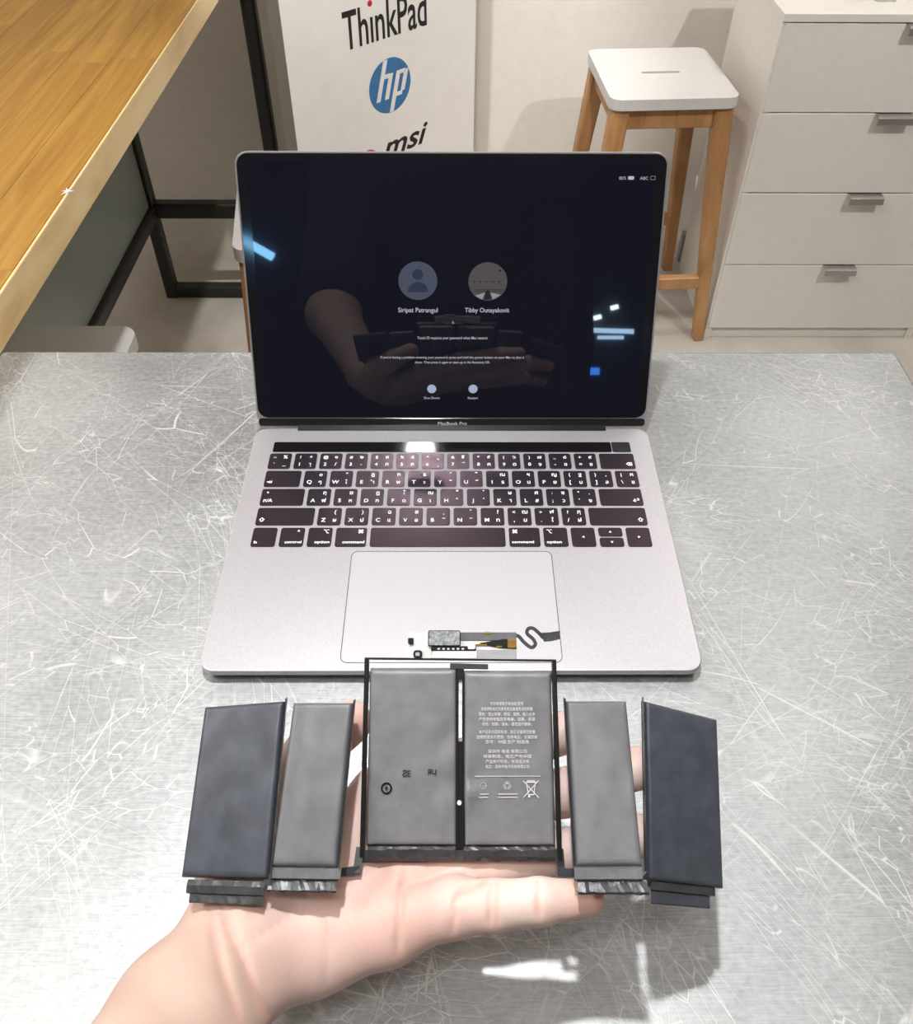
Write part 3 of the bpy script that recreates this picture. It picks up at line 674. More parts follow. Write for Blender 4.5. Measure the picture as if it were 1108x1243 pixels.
bpart('ribbon_tape', 'film_grey', 52.6, 71.6, 2.2, 7.2, -2.0, -1.6)
bpart('gold_contact', 'gold', 55.4, 60.0, 14.4, 15.3, -1.8, -1.2); bpart('gold_contact', 'gold', 52.0, 57.6, 9.0, 9.8, -1.9, -1.3); bpart('gold_contact', 'gold', 62.0, 64.8, 8.2, 9.0, -1.9, -1.3); bpart('gold_contact', 'gold', 67.4, 71.4, 10.6, 12.0, -1.7, -1.1)
mb = MB(); poly_prism(mb, [[(54, 10.2), (66, 12.2), (71.6, 11.6), (71.6, 7.6), (64, 8.0), (56, 9.4)]], -1.9, -1.4); mb.xform(ctp).build('amber_film', M['rail'], board)
bpart('amber_film', 'amber', 67.4, 71.5, 8.0, 10.6, -1.6, -1.2)
# S-shaped ribbon cable
def ribbon(name, pts, w, mat, n=6):
    P = []
    for i in range(len(pts) - 1):
        p0, p1, p2, p3 = [np.array(pts[max(0, min(len(pts)-1, i+k))], float) for k in (-1, 0, 1, 2)]
        for k in range(n):
            t_ = k / n; P.append(.5*((2*p1) + (-p0+p2)*t_ + (2*p0-5*p1+4*p2-p3)*t_*t_ + (-p0+3*p1-3*p2+p3)*t_**3))
    P.append(np.array(pts[-1], float))
    mb = MB(); rings = []
    for i, p in enumerate(P):
        d = P[min(i+1, len(P)-1)] - P[max(0, i-1)]; d = d / np.linalg.norm(d); nx, ny = -d[1], d[0]
        ww = w(i / (len(P)-1)) if callable(w) else w
        rings.append([ctp((p[0]+nx*ww/2*s, p[1]+ny*ww/2*s, z)) for s, z in ((1, -1.6), (-1, -1.6), (-1, -2.0), (1, -2.0))])
    mb.loops(rings); mb.build(name, M[mat], bat)
ribbon('ribbon_cable', [(70.5, 13.4), (72.6, 13.4), (75.4, 10.4), (78.6, 8.2), (80.6, 9.6), (79.6, 12.0), (76.8, 14.6), (77.4, 16.8), (79.6, 17.0), (82.0, 15.2), (84.4, 12.6)], 1.7, 'flex')
mb = MB(); poly_prism(mb, [[(82.6, 14.9), (88, 15.2), (92.6, 15.9), (92.4, 12.0), (88, 11.0), (84.8, 10.8)]], -2.0, -1.6); mb.xform(ctp).build('ribbon_end', M['flex'], bat)

# ------------------------------------------------------------------ person: surface grown from blended limbs
def surface_nets(f, org, h):
    s = f < 0
    nx, ny, nz = f.shape
    cs = np.zeros((nx-1, ny-1, nz-1), np.int8)
    for dx in (0, 1):
        for dy in (0, 1):
            for dz in (0, 1): cs += s[dx:nx-1+dx, dy:ny-1+dy, dz:nz-1+dz]
    act = (cs > 0) & (cs < 8)
    idx = -np.ones(act.shape, np.int64); I = np.argwhere(act); idx[act] = np.arange(len(I))
    acc = np.zeros((len(I), 3)); cnt = np.zeros(len(I))
    cor = [(a, b_, c) for a in (0, 1) for b_ in (0, 1) for c in (0, 1)]
    for a in cor:
        for b_ in cor:
            if sum(b_) != sum(a) + 1 or sum(abs(p-q_) for p, q_ in zip(a, b_)) != 1: continue
            fa = f[I[:,0]+a[0], I[:,1]+a[1], I[:,2]+a[2]]; fb = f[I[:,0]+b_[0], I[:,1]+b_[1], I[:,2]+b_[2]]
            m_ = (fa < 0) != (fb < 0)
            t_ = fa[m_] / (fa[m_] - fb[m_])
            acc[m_] += np.array(a) + t_[:, None] * (np.array(b_) - np.array(a)); cnt[m_] += 1
    V = (I + acc / cnt[:, None]) * h + org
    F = []
    for ax in range(3):
        sl0 = [slice(None)]*3; sl1 = [slice(None)]*3; sl0[ax] = slice(0, -1); sl1[ax] = slice(1, None)
        A = s[tuple(sl0)]; B = s[tuple(sl1)]; E_ = np.argwhere(A != B)
        u_, v_ = [(1, 2), (2, 0), (0, 1)][ax]
        ok = (E_[:, u_] > 0) & (E_[:, v_] > 0) & (E_[:, u_] < f.shape[u_]-1) & (E_[:, v_] < f.shape[v_]-1); E_ = E_[ok]
        def at_(du, dv):
            q_ = E_.copy(); q_[:, u_] += du; q_[:, v_] += dv; return idx[q_[:,0], q_[:,1], q_[:,2]]
        q4 = np.stack([at_(-1,-1), at_(0,-1), at_(0,0), at_(-1,0)], 1)
        fl = ~A[E_[:,0], E_[:,1], E_[:,2]]; q4[fl] = q4[fl][:, ::-1]
        F.append(q4)
    return V, np.concatenate(F)
def sdf_body(prims, h, k, pad=8, creases=(), clip=None, sm=1):
    """prims: (a, b, ra, rb, flat, normal) tapered limbs; blended with a smooth union of radius k"""
    A = np.array([p[0] for p in prims] + [p[1] for p in prims], float); R2 = max(max(p[2], p[3]) for p in prims)
    lo = A.min(0) - R2 - pad; hi = A.max(0) + R2 + pad
    if clip is not None: lo = np.maximum(lo, clip[0]); hi = np.minimum(hi, clip[1])
    n = np.ceil((hi - lo) / h).astype(int) + 1
    X = [lo[i] + h * np.arange(n[i]) for i in range(3)]
    f = np.full(tuple(n), 60.0, np.float32)
    for p in prims:
        a, b_, ra, rb = np.array(p[0], float), np.array(p[1], float), p[2], p[3]
        kk = p[6] if len(p) > 6 else k
        mg = max(ra, rb) + kk * 1.6 + 2 * h
        l0 = np.maximum(((np.minimum(a, b_) - mg - lo) / h).astype(int), 0); h0 = np.minimum(((np.maximum(a, b_) + mg - lo) / h).astype(int) + 2, n)
        if (h0 <= l0).any(): continue
        gx, gy, gz = np.meshgrid(*[X[i][l0[i]:h0[i]] for i in range(3)], indexing='ij')
        P = np.stack([gx, gy, gz], -1).astype(np.float32) - a.astype(np.float32)
        ba = (b_ - a).astype(np.float32); L2 = max(float(ba @ ba), 1e-6)
        t_ = np.clip(P @ ba / L2, 0, 1); Q = P - t_[..., None] * ba
        if len(p) > 4 and p[4]:
            nn = np.array(p[5], float); nn /= np.linalg.norm(nn); nn = nn.astype(np.float32)
            c = Q @ nn; Q = Q + nn * (c * (1 / p[4] - 1))[..., None]
        d = np.sqrt((Q ** 2).sum(-1)) - (ra + (rb - ra) * t_)
        S_ = tuple(slice(l0[i], h0[i]) for i in range(3)); g = f[S_]
        hh = np.clip(.5 + .5 * (g - d) / kk, 0, 1)
        f[S_] = g * (1 - hh) + d * hh - kk * hh * (1 - hh)
    nrm = np.array((0, -.33, .944))
    for pts, depth, sig in creases:
        pts = np.array(pts, float); lo2 = pts.min(0) - 30; hi2 = pts.max(0) + 30
        l0 = np.maximum(((lo2 - lo) / h).astype(int), 0); h0 = np.minimum(((hi2 - lo) / h).astype(int) + 2, n)
        if (h0 <= l0).any(): continue
        gx, gy, gz = np.meshgrid(*[X[i][l0[i]:h0[i]] for i in range(3)], indexing='ij'); P = np.stack([gx, gy, gz], -1)
        best = np.full(gx.shape, 1e9); wt = np.zeros(gx.shape); ns = len(pts) - 1
        nu = nrm / np.linalg.norm(nrm); P = P - (P @ nu)[..., None] * nu; pts = pts - np.outer(pts @ nu, nu)
        for si, (a, b_) in enumerate(zip(pts[:-1], pts[1:])):
            ba = b_ - a; Q = P - a; t_ = np.clip(Q @ ba / (ba @ ba), 0, 1); Q = Q - t_[..., None] * ba
            dq = np.sqrt((Q ** 2).sum(-1)); uu = (si + t_) / ns; wt = np.where(dq < best, np.clip(5 * np.minimum(uu, 1 - uu), .05, 1), wt); best = np.minimum(best, dq)
        S_ = tuple(slice(l0[i], h0[i]) for i in range(3)); f[S_] += depth * wt * np.exp(-(best / sig) ** 2)
    return surface_nets(f, lo, h)
PN = (0, -.33, .944)
FA = (0.25, -.22, .94)
hand = {'F1': (-104.9, -187.5, 71.6), 'Wr': (-89.3, -161.4, 60.2), 'heel': (-75.8, -151.8, 53.1), 'hypo': (-58.6, -155.0, 50.8), 'hypo2': (-27.3, -148.4, 57.5),
        'p0': (0.5, -145.5, 67.9), 'p1': (18.6, -146.5, 72.9), 'p2': (37.8, -145.7, 75.4), 'p3': (58.5, -144.5, 75.4),
        'r0': (-20.1, -129.0, 59.0), 'r1': (19.8, -124.9, 60.9), 'r2': (53.5, -121.3, 63.6), 'r3': (85.6, -115.9, 66.0), 'r4': (104, -110.5, 61.0),
        'm0': (-28.1, -113.0, 61.5), 'm1': (16.4, -106.1, 69.4), 'm2': (54.5, -99.6, 75.2), 'm3': (87.3, -91.1, 81.0), 'm4': (108.4, -84.5, 77.5),
        'i0': (-33.8, -100.4, 71.0), 'i1': (8.8, -89.0, 81.9), 'i2': (55.4, -77.3, 89.0), 'i3': (74.5, -72.5, 90.5),
        'then': (-91.1, -130.4, 65.7), 'cmc': (-91.9, -143.9, 61.4), 'mcp': (-86.9, -107.9, 75.3), 'ip': (-65.9, -86.8, 85.0), 'tt': (-47.3, -74.5, 92.5)}
H_ = hand
ELB = (-178, -395, 172)
prims = [(ELB, H_['F1'], 41, 27, .80, FA, 12), (H_['F1'], H_['Wr'], 27, 26.5, .72, PN, 10), (H_['Wr'], H_['heel'], 24, 20, .74, PN, 10),
         (H_['heel'], H_['i0'], 18, 13.5, .80, PN, 9), (H_['heel'], H_['m0'], 18, 13, .82, PN, 9), (H_['heel'], H_['r0'], 18, 12.5, .82, PN, 9), (H_['heel'], H_['hypo2'], 18, 14, .85, PN, 9),
         (H_['Wr'], H_['hypo'], 21, 17, .8, PN, 10), (H_['hypo'], H_['hypo2'], 17, 14.2, .85, PN, 10), (H_['hypo2'], H_['p0'], 14, 11.8, .95, PN, 8),
         (H_['cmc'], H_['then'], 18, 18, .85, PN, 10), (H_['then'], H_['mcp'], 17.5, 13.5, 0, PN, 8), (H_['heel'], H_['then'], 18, 17, .85, PN, 10),
         (H_['mcp'], H_['ip'], 13.3, 11.2, 0, PN, 6), (H_['ip'], H_['tt'], 11.4, 10.2, .88, PN, 5),
         (H_['p0'], H_['p1'], 11.6, 9.9, 0, PN, 4), (H_['p1'], H_['p2'], 9.9, 9.0, 0, PN, 2.5), (H_['p2'], H_['p3'], 9.0, 7.0, .92, PN, 2.5),
         (H_['r0'], H_['r1'], 13, 10.2, 0, PN, 4), (H_['r1'], H_['r2'], 10.2, 9.0, 0, PN, 2.5), (H_['r2'], H_['r3'], 9.1, 8.6, 0, PN, 2.5), (H_['r3'], H_['r4'], 8.6, 7.0, .9, PN, 2.5),
         (H_['m0'], H_['m1'], 13, 11, 0, PN, 4), (H_['m1'], H_['m2'], 11, 10.4, 0, PN, 2.5), (H_['m2'], H_['m3'], 10.4, 8.9, 0, PN, 2.5), (H_['m3'], H_['m4'], 8.9, 7.2, .9, PN, 2.5),
         (H_['i0'], H_['i1'], 12.8, 11.0, 0, PN, 4), (H_['i1'], H_['i2'], 11, 9.2, 0, PN, 2.5), (H_['i2'], H_['i3'], 9.2, 7.4, .9, PN, 2.5)]
cre = [([(-97.5,-148.0,87.8), (-90.4,-157.7,84.8), (-82.1,-166.8,75.1), (-76.7,-173.9,63.1), (-70.8,-180.9,49.7)], 2, 1.7),
       ([(-101.5,-149.1,86.6), (-94.2,-161.7,83.4), (-86.3,-173.3,72.5), (-78.1,-183.8,56.8)], 1.4, 1.7),
       ([(-20.6,-137.2,92), (-21.3,-152.2,81.0), (-22.5,-164.9,61.5)], 1.5, 1.5),
       ([(-52.2,-153.3,79.6), (-51.1,-163.7,68.4), (-52.0,-173.2,49.4)], 0.65, 1.9),
       ([(16.7,-144.0,88), (16.0,-149.6,85), (15.9,-155.6,73.4)], 1.3, 1.3), ([(19.2,-144.0,88), (18.9,-149.6,85), (18.8,-155.6,73.4)], 0.76, 1.2),
       ([(36.2,-143.2,88), (35.7,-149.4,84), (36.0,-153.2,77.6)], 1.1, 1.3),
       ([(14.9,-141.2,84), (5.3,-146.0,86.5), (.8,-149.7,85.5)], 1.7, 1.6), ([(.8,-149.7,85.5), (1.8,-152,82), (-.2,-159.1,70.9)], 0.9, 1.5),
       ([(-86,-164,80), (-62,-150,82), (-40,-142,86)], 0.65, 2.4), ([(-30,-146,84), (-8,-140,86), (4,-136,86)], 0.76, 1.6)]
V1, F1 = sdf_body(prims, 1.15, 8, creases=cre, clip=((-170, -250, 0), (180, -20, 160)))
# forearm beyond the picture, up into the sleeve: a continuation of the same limb
SHL, SHR, Y0 = (-182, -600, 425), (182, -600, 425), (0, 1, 0)
ELR, WRR = (188, -615, 150), (178, -570, -75)
skin = [(ELB, H_['F1'], 41, 27, .80, FA, 12), (SHL, ELB, 50, 40, 0, FA, 12), (SHR, ELR, 50, 40, 0, FA, 12), (ELR, WRR, 40, 28, 0, FA, 12),
        (SHL, SHR, 52, 52, 0, Y0, 30), ((0, -605, 380), (0, -620, 60), 150, 130, .6, Y0, 40), ((0, -620, 60), (0, -625, -80), 135, 150, .65, Y0, 40),
        ((0, -608, 440), (0, -590, 560), 62, 56, 0, Y0, 30), ((0, -575, 690), (0, -575, 700), 84, 82, 0, Y0, 20), ((0, -570, 620), (0, -558, 605), 62, 46, 0, Y0, 25),
        ((0, -492, 655), (0, -478, 640), 9, 12, 0, Y0, 8), ((-30, -498, 612), (30, -498, 612), 7, 7, 0, Y0, 8), ((-78, -580, 668), (-82, -582, 640), 15, 11, .5, (1, 0, 0), 8), ((78, -580, 668), (82, -582, 640), 15, 11, .5, (1, 0, 0), 8),
        ((-38, -502, 682), (38, -502, 682), 10, 10, 0, Y0, 12), (WRR, (176, -555, -150), 30, 26, .5, (1, 0, 0), 10), ((160, -530, -95), (150, -515, -140), 13, 10, 0, Y0, 8)]
for k_, (dy, L_) in enumerate(((-28, 70), (-9, 82), (10, 78), (28, 62))):
    skin += [((176, -555 - dy, -150), (172, -548 - dy, -150 - L_ * .55), 10.5, 9.5, 0, Y0, 5), ((172, -548 - dy, -150 - L_ * .55), (162, -540 - dy, -150 - L_), 9.5, 8, 0, Y0, 5)]
V2, F2 = sdf_body(skin, 5, 12, clip=((-400, -900, -300), (400, -240, 900)))
Vp = np.concatenate([V1, V2]); Fp = np.concatenate([F1, F2 + len(V1)])
def np_mesh(name, V, F, mat, org):
    me = bpy.data.meshes.new(name)
    me.from_pydata(((V - np.array(org)) * .001).tolist(), [], F.tolist())
    bm = bmesh.new(); bm.from_mesh(me); bmesh.ops.recalc_face_normals(bm, faces=bm.faces); bm.to_mesh(me); bm.free()
    me.polygons.foreach_set('use_smooth', [True] * len(me.polygons)); me.materials.append(mat); me.update(); return me
P_ORG = (-90, -150, 40)
pm = np_mesh('person', Vp, Fp, M['skin'], P_ORG)
red = np.full(len(Vp), .05, np.float32)
for key, r, a in (('p3', 16, .55), ('r4', 16, .5), ('m4', 16, .5), ('i3', 16, .5), ('tt', 18, .6), ('i2', 14, .3), ('m2', 14, .3), ('hypo', 34, .22), ('then', 30, .2), ('p0', 22, .25), ('r0', 26, .35), ('hypo2', 26, .25)):
    red += a * np.exp(-(np.linalg.norm(Vp - np.array(hand[key]), axis=1) / r) ** 2).astype(np.float32)
for pts, dep, sig in cre:
    pts = np.array(pts, float)
    for a, b_ in zip(pts[:-1], pts[1:]):
        for k in range(8):
            q_ = a + (b_ - a) * k / 8; dv = Vp - q_; c = dv @ np.array(PN); dv = dv - np.outer(c, PN)
            red = np.maximum(red, .5 * np.exp(-((dv ** 2).sum(1)) / 2.6).astype(np.float32) * min(1, dep * 1.4))
red[np.linalg.norm(Vp - np.array(H_['F1']), axis=1) < 30] *= .7
pal = np.clip((Vp @ np.array((.76, .65, 0)) + 185) / 40, 0, 1).astype(np.float32)
pm.attributes.new('palm', 'FLOAT', 'POINT').data.foreach_set('value', pal)
at_ = pm.attributes.new('redness', 'FLOAT', 'POINT'); at_.data.foreach_set('value', np.clip(red, 0, .9).astype(np.float32))
person = place('person', pm, P_ORG)
def soft(name, mat, prims, h, k, parent, clip=None):
    V, F = sdf_body(prims, h, k, clip=clip); c = tuple((V.min(0) + V.max(0)) / 2)
    return place(name, np_mesh(name, V, F, mat, c), c, parent)
def lerp(a, b_, t_): return tuple(x + (y - x) * t_ for x, y in zip(a, b_))
soft('shirt', M['cloth_black'], [(SHL, lerp(SHL, ELB, .82), 64, 60, 0, FA, 20), (SHR, ELR, 64, 58, 0, FA, 20), (ELR, lerp(ELR, WRR, .95), 56, 44, 0, FA, 12), (SHL, SHR, 66, 66, 0, Y0, 40),
     ((0, -605, 380), (0, -620, 60), 172, 158, .62, Y0, 50), ((0, -620, 60), (0, -625, -110), 160, 178, .66, Y0, 50), ((0, -606, 440), (0, -598, 500), 78, 70, 0, Y0, 30)], 8, 30, person)
soft('trousers', M['denim'], [((-75, -625, -120), (-85, -615, -430), 100, 70, 0, Y0, 30), ((-85, -615, -430), (-88, -625, -800), 70, 52, 0, Y0, 20), ((75, -625, -120), (85, -615, -430), 100, 70, 0, Y0, 30), ((85, -615, -430), (88, -625, -800), 70, 52, 0, Y0, 20)], 9, 20, person)
for sx in (-1, 1):
    soft('shoe', M['rubber'], [((sx*88, -640, -812), (sx*92, -500, -822), 40, 28, 0, Y0, 12)], 7, 8, person, clip=((-300, -800, -850), (300, -400, -700)))
soft('hair', M['hair'], [((0, -588, 712), (0, -590, 716), 90, 88, 0, Y0, 20), ((0, -612, 680), (0, -615, 640), 76, 60, 0, Y0, 20), ((-60, -590, 690), (-70, -590, 670), 26, 18, 0, Y0, 15), ((60, -590, 690), (70, -590, 670), 26, 18, 0, Y0, 15)], 6, 15, person)
for sx in (-1, 1):
    c = (sx*30, -499, 664); MB().tube([(c[0], c[1] + 8, c[2]), (c[0], c[1] - 3, c[2]), (c[0], c[1] - 7, c[2])], [4, 9, 5], 12).build('eye', M['paper'], person, True)
tag(person, 'open left hand and bare forearm reaching in to hold the battery palm up', 'person')
sm = person.modifiers.new('smooth', 'SMOOTH'); sm.factor = .5; sm.iterations = 1

# ------------------------------------------------------------------ wooden counter on a black frame, left
ct_x0, ct_x1, ct_y0, ct_y1 = -1180, -394, 60, 1760
cnt = thing('counter_table', -780, 900, -850, 'long varnished wooden counter on a black steel frame, left of the steel table', 'table')
rnd = random.Random(3)
sw = (ct_x1 - 3 - ct_x0) / 13
for i in range(13):
    y = ct_y0 - rnd.uniform(0, 300)
    while y < ct_y1:
        L_ = rnd.uniform(320, 620); a, c = max(y, ct_y0), min(y + L_, ct_y1); y += L_
        if c - a < 20: continue
        x0 = ct_x0 + i * sw
        rr_slab(MB(), x0 + .12, x0 + sw - .12, a + .12, c - .12, .4, 2, 40 + rnd.uniform(-.08, .08), .35, 1).build('stave', M['pine'], cnt)
MB().box(ct_x1 - 3, ct_x1, ct_y0, ct_y1, .5, 39.7).build('edge_band', M['pine_edge'], cnt, bevel=1.2)
MB().box(ct_x0, ct_x1 - 3.2, ct_y0 + 1, ct_y1 - 1, 0, 2).build('underside', M['pine_edge'], cnt)
star = []
for k in range(12): star.append((6.5 if k % 2 == 0 else 1.8, k * math.pi / 6))
flatm = MB(); flatm.loops([[(ct_x1 - 2 + r * math.cos(a) * (1.15 if k % 4 == 0 else .8), 530 + r * math.sin(a) * 1.3, z) for k, (r, a) in enumerate(star)] for z in (39.9, 40.5)])
o = flatm.build('paint_chip', M['paper'], cnt); o['label'] = 'small white star-shaped chip on the counter edge'
FY = 1614
def sq(name, p0, p1, w, h=None): return MB().bar(p0, p1, w, h or w).build(name, M['metal_black'], cnt)
PX1, PX2 = -745, -426
for px in (PX1, PX2):
    sq('leg', (px, FY, -850), (px, FY, 0), 30)
    sq('leg', (px, 180, -850), (px, 180, 0), 30)
for fy in (FY, 180):
    sq('cross_bar', (PX1 + 15, fy, -833), (PX2 - 15, fy, -833), 30, 34)
    sq('cross_bar', (PX1 + 15, fy, -594), (PX2 - 15, fy, -594), 30, 40)
    sq('cross_bar', (PX1 + 15, fy, -15), (PX2 - 15, fy, -15), 28)
sq('long_bar', (PX1, 195, -598), (PX1, FY - 15, -598), 36, 34)
sq('long_bar', (PX1, 195, -15), (PX1, FY - 15, -15), 28)
MB().box(PX1 - 4, PX1 + 4, 196, FY - 16, -580, -30).build('modesty_panel', M['glass_panel'], cnt, bevel=1)

# ------------------------------------------------------------------ stools
def make_stool(x, y, rz, label, foot=158):
    t = thing('bar_stool', x, y, -850, label, 'stool', 'white-topped wooden stools', rz)
    wx, wy, zt = 135, 141, -240
    def B(mb, name, mat, bevel=0): return mb_local(mb, name, mat, t, bevel)
    m_ = MB(); poly_prism(m_, [rrect(-wx, wx, -wy, wy, 24, 6), rrect(-42, 42, -5.5, 5.5, 5.4, 4)], 586, 610)
    B(m_, 'seat', M['seat_white'], 2.5)
    lx, ly = 108, 114
    def P(sx, sy, z):
        k = (586 - z) / 586
        return (sx * (lx + (foot - lx) * k), sy * (ly + (foot - ly) * k), z)
    for sx in (-1, 1):
        for sy in (-1, 1):
            B(MB().bar(P(sx, sy, 586), P(sx, sy, 0), 40, 38, 25, 25, up=(0, 1, 0)), 'leg', M['beech'])
    for sy in (-1, 1): B(MB().bar((-lx + 16, sy * ly, 562), (lx - 16, sy * ly, 562), 22, 46), 'apron', M['beech'])
    for sx in (-1, 1): B(MB().bar((sx * lx, -ly + 16, 562), (sx * lx, ly - 16, 562), 22, 46), 'apron', M['beech'])
    for sy in (-1, 1): a = P(-1, sy, 165); c = P(1, sy, 165); B(MB().bar((a[0] + 10, a[1], 165), (c[0] - 10, c[1], 165), 20, 32), 'stretcher', M['beech'])
    for sx in (-1,): a = P(sx, -1, 235); c = P(sx, 1, 235); B(MB().bar((a[0], a[1] + 10, 235), (c[0], c[1] - 10, 235), 20, 32), 'stretcher', M['beech'])
    return t
def mb_local(mb, name, mat, root, bevel):
    a = np.array(mb.v); c = (a.min(0) + a.max(0)) / 2
    me = mb.mesh(name, mat, tuple(c)); o = bpy.data.objects.new(name, me); COL.objects.link(o); o.parent = root; o.location = Vector(c) * .001
    if bevel:
        md = o.modifiers.new('bevel', 'BEVEL'); md.width = bevel * .001; md.segments = 2; md.limit_method = 'ANGLE'; md.angle_limit = .6
    return o
st = make_stool(447, 1577, math.radians(3.6), 'white-topped wooden stool with a hand slot, beside the chest of drawers')
for x, y, rz, lab in ((-226, 1018, math.radians(8), 'white-topped wooden stool mostly hidden behind the laptop lid'), (-566, 531, 0, 'white-topped stool tucked under the wooden counter edge')):
    c = copy_tree(st); c.location = W(x, y, -850); c.rotation_euler = (0, 0, rz); c['label'] = lab

# ------------------------------------------------------------------ chest of drawers
ch = thing('drawer_chest', 891, 1590, -850, 'white chest of four drawers with grey metal tab handles', 'chest')
CX0, CX1, CY0, CY1 = 630, 1153, 1431, 1748
MB().box(CX0, CX0 + 16, CY0, CY1, -850, -87).build('side_panel', M['white'], ch, bevel=1)
MB().box(CX1 - 16, CX1, CY0, CY1, -850, -87).build('side_panel', M['white'], ch, bevel=1)
MB().box(CX0 + 16, CX1 - 16, CY1 - 10, CY1, -840, -87).build('back_panel', M['white'], ch)
MB().box(CX0 + 16, CX1 - 16, CY0 + 6, CY0 + 22, -850, -818).build('plinth', M['white'], ch, bevel=1)
MB().box(CX0 - 1, CX1 + 1, CY0 - 4, CY1, -87, -71).build('top_panel', M['white'], ch, bevel=1.5)
zt = [-89.5, -266.5, -448, -633]; zb = [-264, -445, -630.5, -816]
for i in range(4):
    d = MB().box(CX0 + 5, CX1 - 5, CY0 - 3, CY0 + 13, zb[i], zt[i]).build('drawer', M['white'], ch, bevel=1.2)
    MB().box(CX0 + 22, CX1 - 22, CY0 + 13, CY1 - 30, zb[i] + 15, zt[i] - 30).build('drawer_box', M['white'], d)
    hx = 905; m_ = MB()
    m_.loops([[(x, CY0 - 3 - py, zt[i] + pz) for py, pz in ((-12, .8), (16, .8), (20, -2), (21, -16), (18.5, -16), (17.5, -3), (15, -1.4), (-12, -1.4))] for x in (hx - 37, hx + 37)])
    m_.build('handle', M['steel_tab'], d, bevel=.6)
o = MB(); o.tube([(780, 1512, -68.5), (790, 1510, -66), (800, 1512, -66), (812, 1509, -68.5)], [2.2, 4.6, 4.8, 2.4], 10)
tag(o.build('cable_clip', M['rubber'], smooth=True), 'small dark clip lying on top of the white chest', 'clip')
o = MB(); rr_slab(o, 826, 868, 1496, 1528, 6, -71, -67, 1)
tag(o.build('plastic_sachet', M['film_grey']), 'small pale plastic sachet on top of the white chest', 'sachet')
o = thing('power_adapter', 640, 1800, -850, 'grey power adapter standing behind the chest by the wall', 'adapter')
MB().box(632, 668, 1775, 1800, -850, -760).build('case', M['plate_grey'], o, bevel=3)
MB().tube([(650, 1788, -760), (650, 1790, -740), (662, 1820, -700), (668, 1880, -640)], 3, 8).build('cord', M['paper'], o, True)

# ------------------------------------------------------------------ sign board with maker logos
sa = math.radians(44); EX = Vector((math.cos(sa), math.sin(sa), 0)); EN = Vector((math.sin(sa), -math.cos(sa), 0)); SR = Vector((53.8, 1880, 0))
def sgp(p): return SR + EX * p[0] + EN * p[2] + Vector((0, 0, p[1]))
sg = thing('logo_sign', -150, 1690, -850, 'tall white display board with computer maker logos against the back wall', 'sign')
MB().box(-549, 0, -850, 420, -46, -.4).xform(sgp).build('board', M['sign_side'], sg, bevel=1)
MB().box(-549, 0, -849, 419, -.4, 0).xform(sgp).build('printed_face', M['sign'], sg)
def logo(name, mat, fn, lab=None):
    mb = MB(); fn(mb); o = mb.xform(sgp).build(name, mat, sg, fixn=False)
    if lab: o['label'] = lab
Z1, Z2, Z3 = .3, .6, .9
def tp(m):
    v, f = text2d('Thınkpad'.replace('p', 'P'), 0, .012); xs = [p[0] for p in v]; ys = [p[1] for p in v]
    x0, x1 = min(xs), max(xs); k = 240 / (x1 - x0); cap = 79 / .70
    m.add([(-399 + (p[0]-x0)*k, -207 + p[1]*cap, Z1) for p in v], f)
logo('lettering', M['ink'], tp, 'black lettering with a red dot')
logo('letter_dot', M['red'], lambda m: flat(m, disc(-322, -127, 6.5, 20), Z1))
logo('round_logo', M['blue'], lambda m: flat(m, disc(-277, -316, 63, 48), Z1), 'blue disc with white slanted letters')
def hp(m):
    def para(x0, x1, y0, y1):
        pts = [(x0 + .30*y0, y0), (x1 + .30*y0, y0), (x1 + .30*y1, y1), (x0 + .30*y1, y1)]
        flat(m, [(-277 + 63*a, -316 + 63*c) for a, c in pts], Z2)
    para(-.56, -.36, -.46, .97); para(-.36, -.12, .30, .46); para(-.16, .04, -.46, .44)
    para(.20, .40, -.985, .46); para(.40, .64, .31, .46); para(.58, .78, -.32, .42); para(.40, .68, -.46, -.31)
logo('logo_letters', M['paper'], hp)
logo('lettering', M['ink'], lambda m: put_text(m, 'msi', -236, -462, 52, Z1, w=146, shear=.35, bold=.018, fit=True), 'black slanted lettering')
logo('emblem', M['red'], lambda m: poly_prism(m, [disc(-355, -478, 30, 32), disc(-355, -482, 15, 24)], 0, Z1), 'red shield emblem')

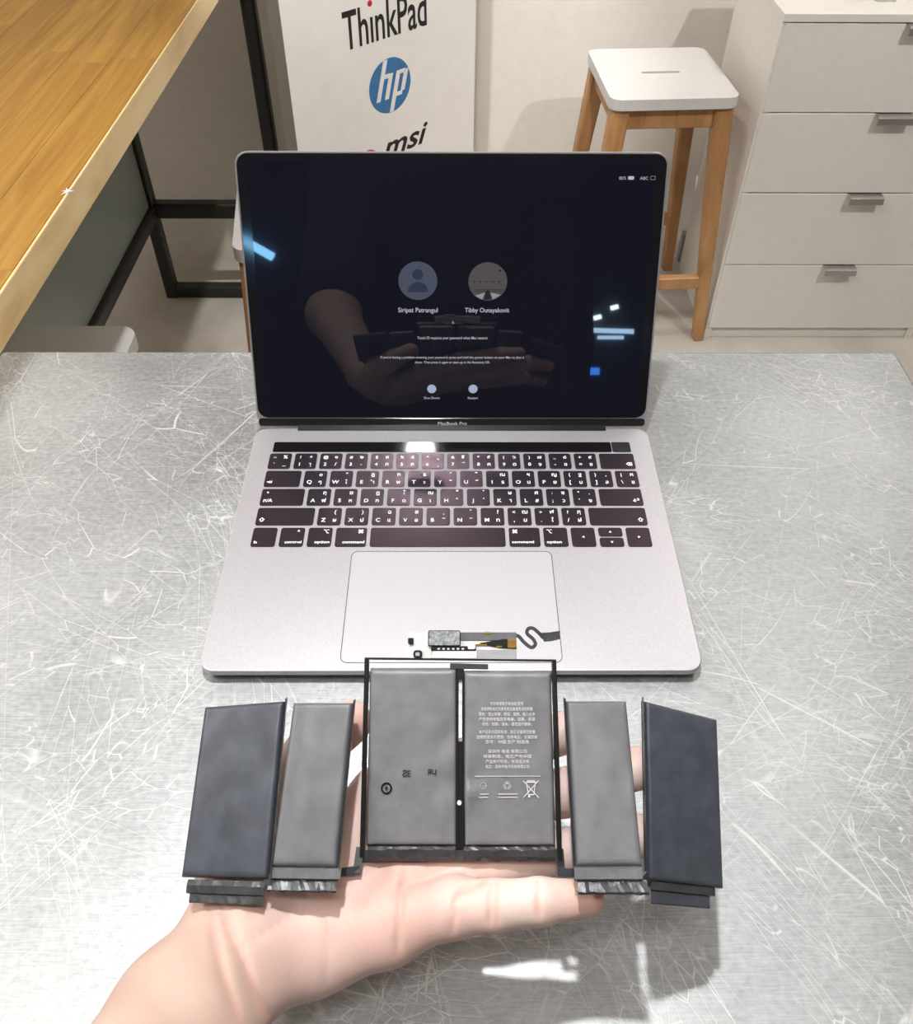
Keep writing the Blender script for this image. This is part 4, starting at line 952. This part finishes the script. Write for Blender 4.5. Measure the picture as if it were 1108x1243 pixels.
# ------------------------------------------------------------------ room lamps and added fill lights (above and behind the picture)
def spot_fixture(name, spec, label):
    p = Vector(spec['pos']); a = Vector(spec['aim']); d = (a - p).normalized()
    t = thing(name, p.x, p.y, p.z, label, 'lamp', 'track spotlights')
    MB().tube([p - d*95, p - d*90, p + d*4], [30, 44, 46], 20).build('lamp_head', M['metal_black'], t, True)
    MB().tube([(p - d*70), Vector((p.x, p.y, CEIL)) - Vector((0, 0, 20))], 8, 10).build('stem', M['metal_black'], t, True)
    MB().box(p.x - 60, p.x + 60, p.y - 18, p.y + 18, CEIL - 24, CEIL).build('track_adapter', M['metal_black'], t)
    MB().tube([p + d*4.2, p + d*5], 40, 24).build('lens', M['bulb'], t)
    l = bpy.data.lights.new('spot', 'SPOT'); l.energy = spec['energy']; l.color = spec['color']; l.spot_size = math.radians(spec['angle']); l.spot_blend = spec['blend']; l.shadow_soft_size = spec['radius']
    o = bpy.data.objects.new('spot', l); COL.objects.link(o); o.location = W(*(p + d*48)); o.rotation_mode = 'QUATERNION'; o.rotation_quaternion = d.to_track_quat('-Z', 'Y')
spot_fixture('track_spotlight', KEY_LAMP, 'black track spotlight above the steel table')
spot_fixture('track_spotlight', WALL_LAMP, 'black track spotlight aimed at the stool and chest')
spot_fixture('track_spotlight', CHEST_FILL, 'black fill spotlight added to brighten the drawer fronts')
spot_fixture('track_spotlight', SIGN_FILL, 'black fill spotlight added to brighten the logo sign')
for px, py, sx, sy in FILL_PANELS:  # frames around the added fill panels
    t = thing('fill_panel', px, py, CEIL - 30, 'unseen flat ceiling panel added as fill light', 'lamp', 'added fill light panels')
    poly_prism(MB(), [rrect(px-sx/2-20, px+sx/2+20, py-sy/2-20, py+sy/2+20, 4, 2), rrect(px-sx/2, px+sx/2, py-sy/2, py+sy/2, 2, 2)], CEIL - 30, CEIL).build('frame', M['white'], t)
# lamps at the far end of the shop, seen only mirrored in the dark screen
def far_lamp(name, mat, p, q_, r, label):
    tag(MB().tube([p, q_], r, 10).build(name, mat), label, 'lamp', 'far lamps')
far_lamp('tube_lamp', M['tube_blue'], (-1060, -3370, 930), (-900, -3370, 840), 22, 'blue tube lamp at the far end of the shop')
far_lamp('tube_lamp', M['tube_white'], (690, -3370, 476), (900, -3370, 470), 12, 'upper cool white tube at the far end of the shop')
far_lamp('tube_lamp', M['tube_white'], (720, -3370, 440), (850, -3370, 440), 9, 'lower cool white tube at the far end of the shop')
for k, (x, z) in enumerate(((660, 512), (720, 540), (805, 590))):
    far_lamp('spot_lamp', M['dot_white'], (x - 18, -3370, z - 4), (x + 18, -3370, z + 5), 11, ['lowest', 'middle', 'highest'][k] + ' of three small white lamps at the far end')
tag(MB().box(682, 732, -3398, -3380, 255, 290).build('wall_screen', M['sign_blue']), 'small blue screen on the far wall', 'screen')
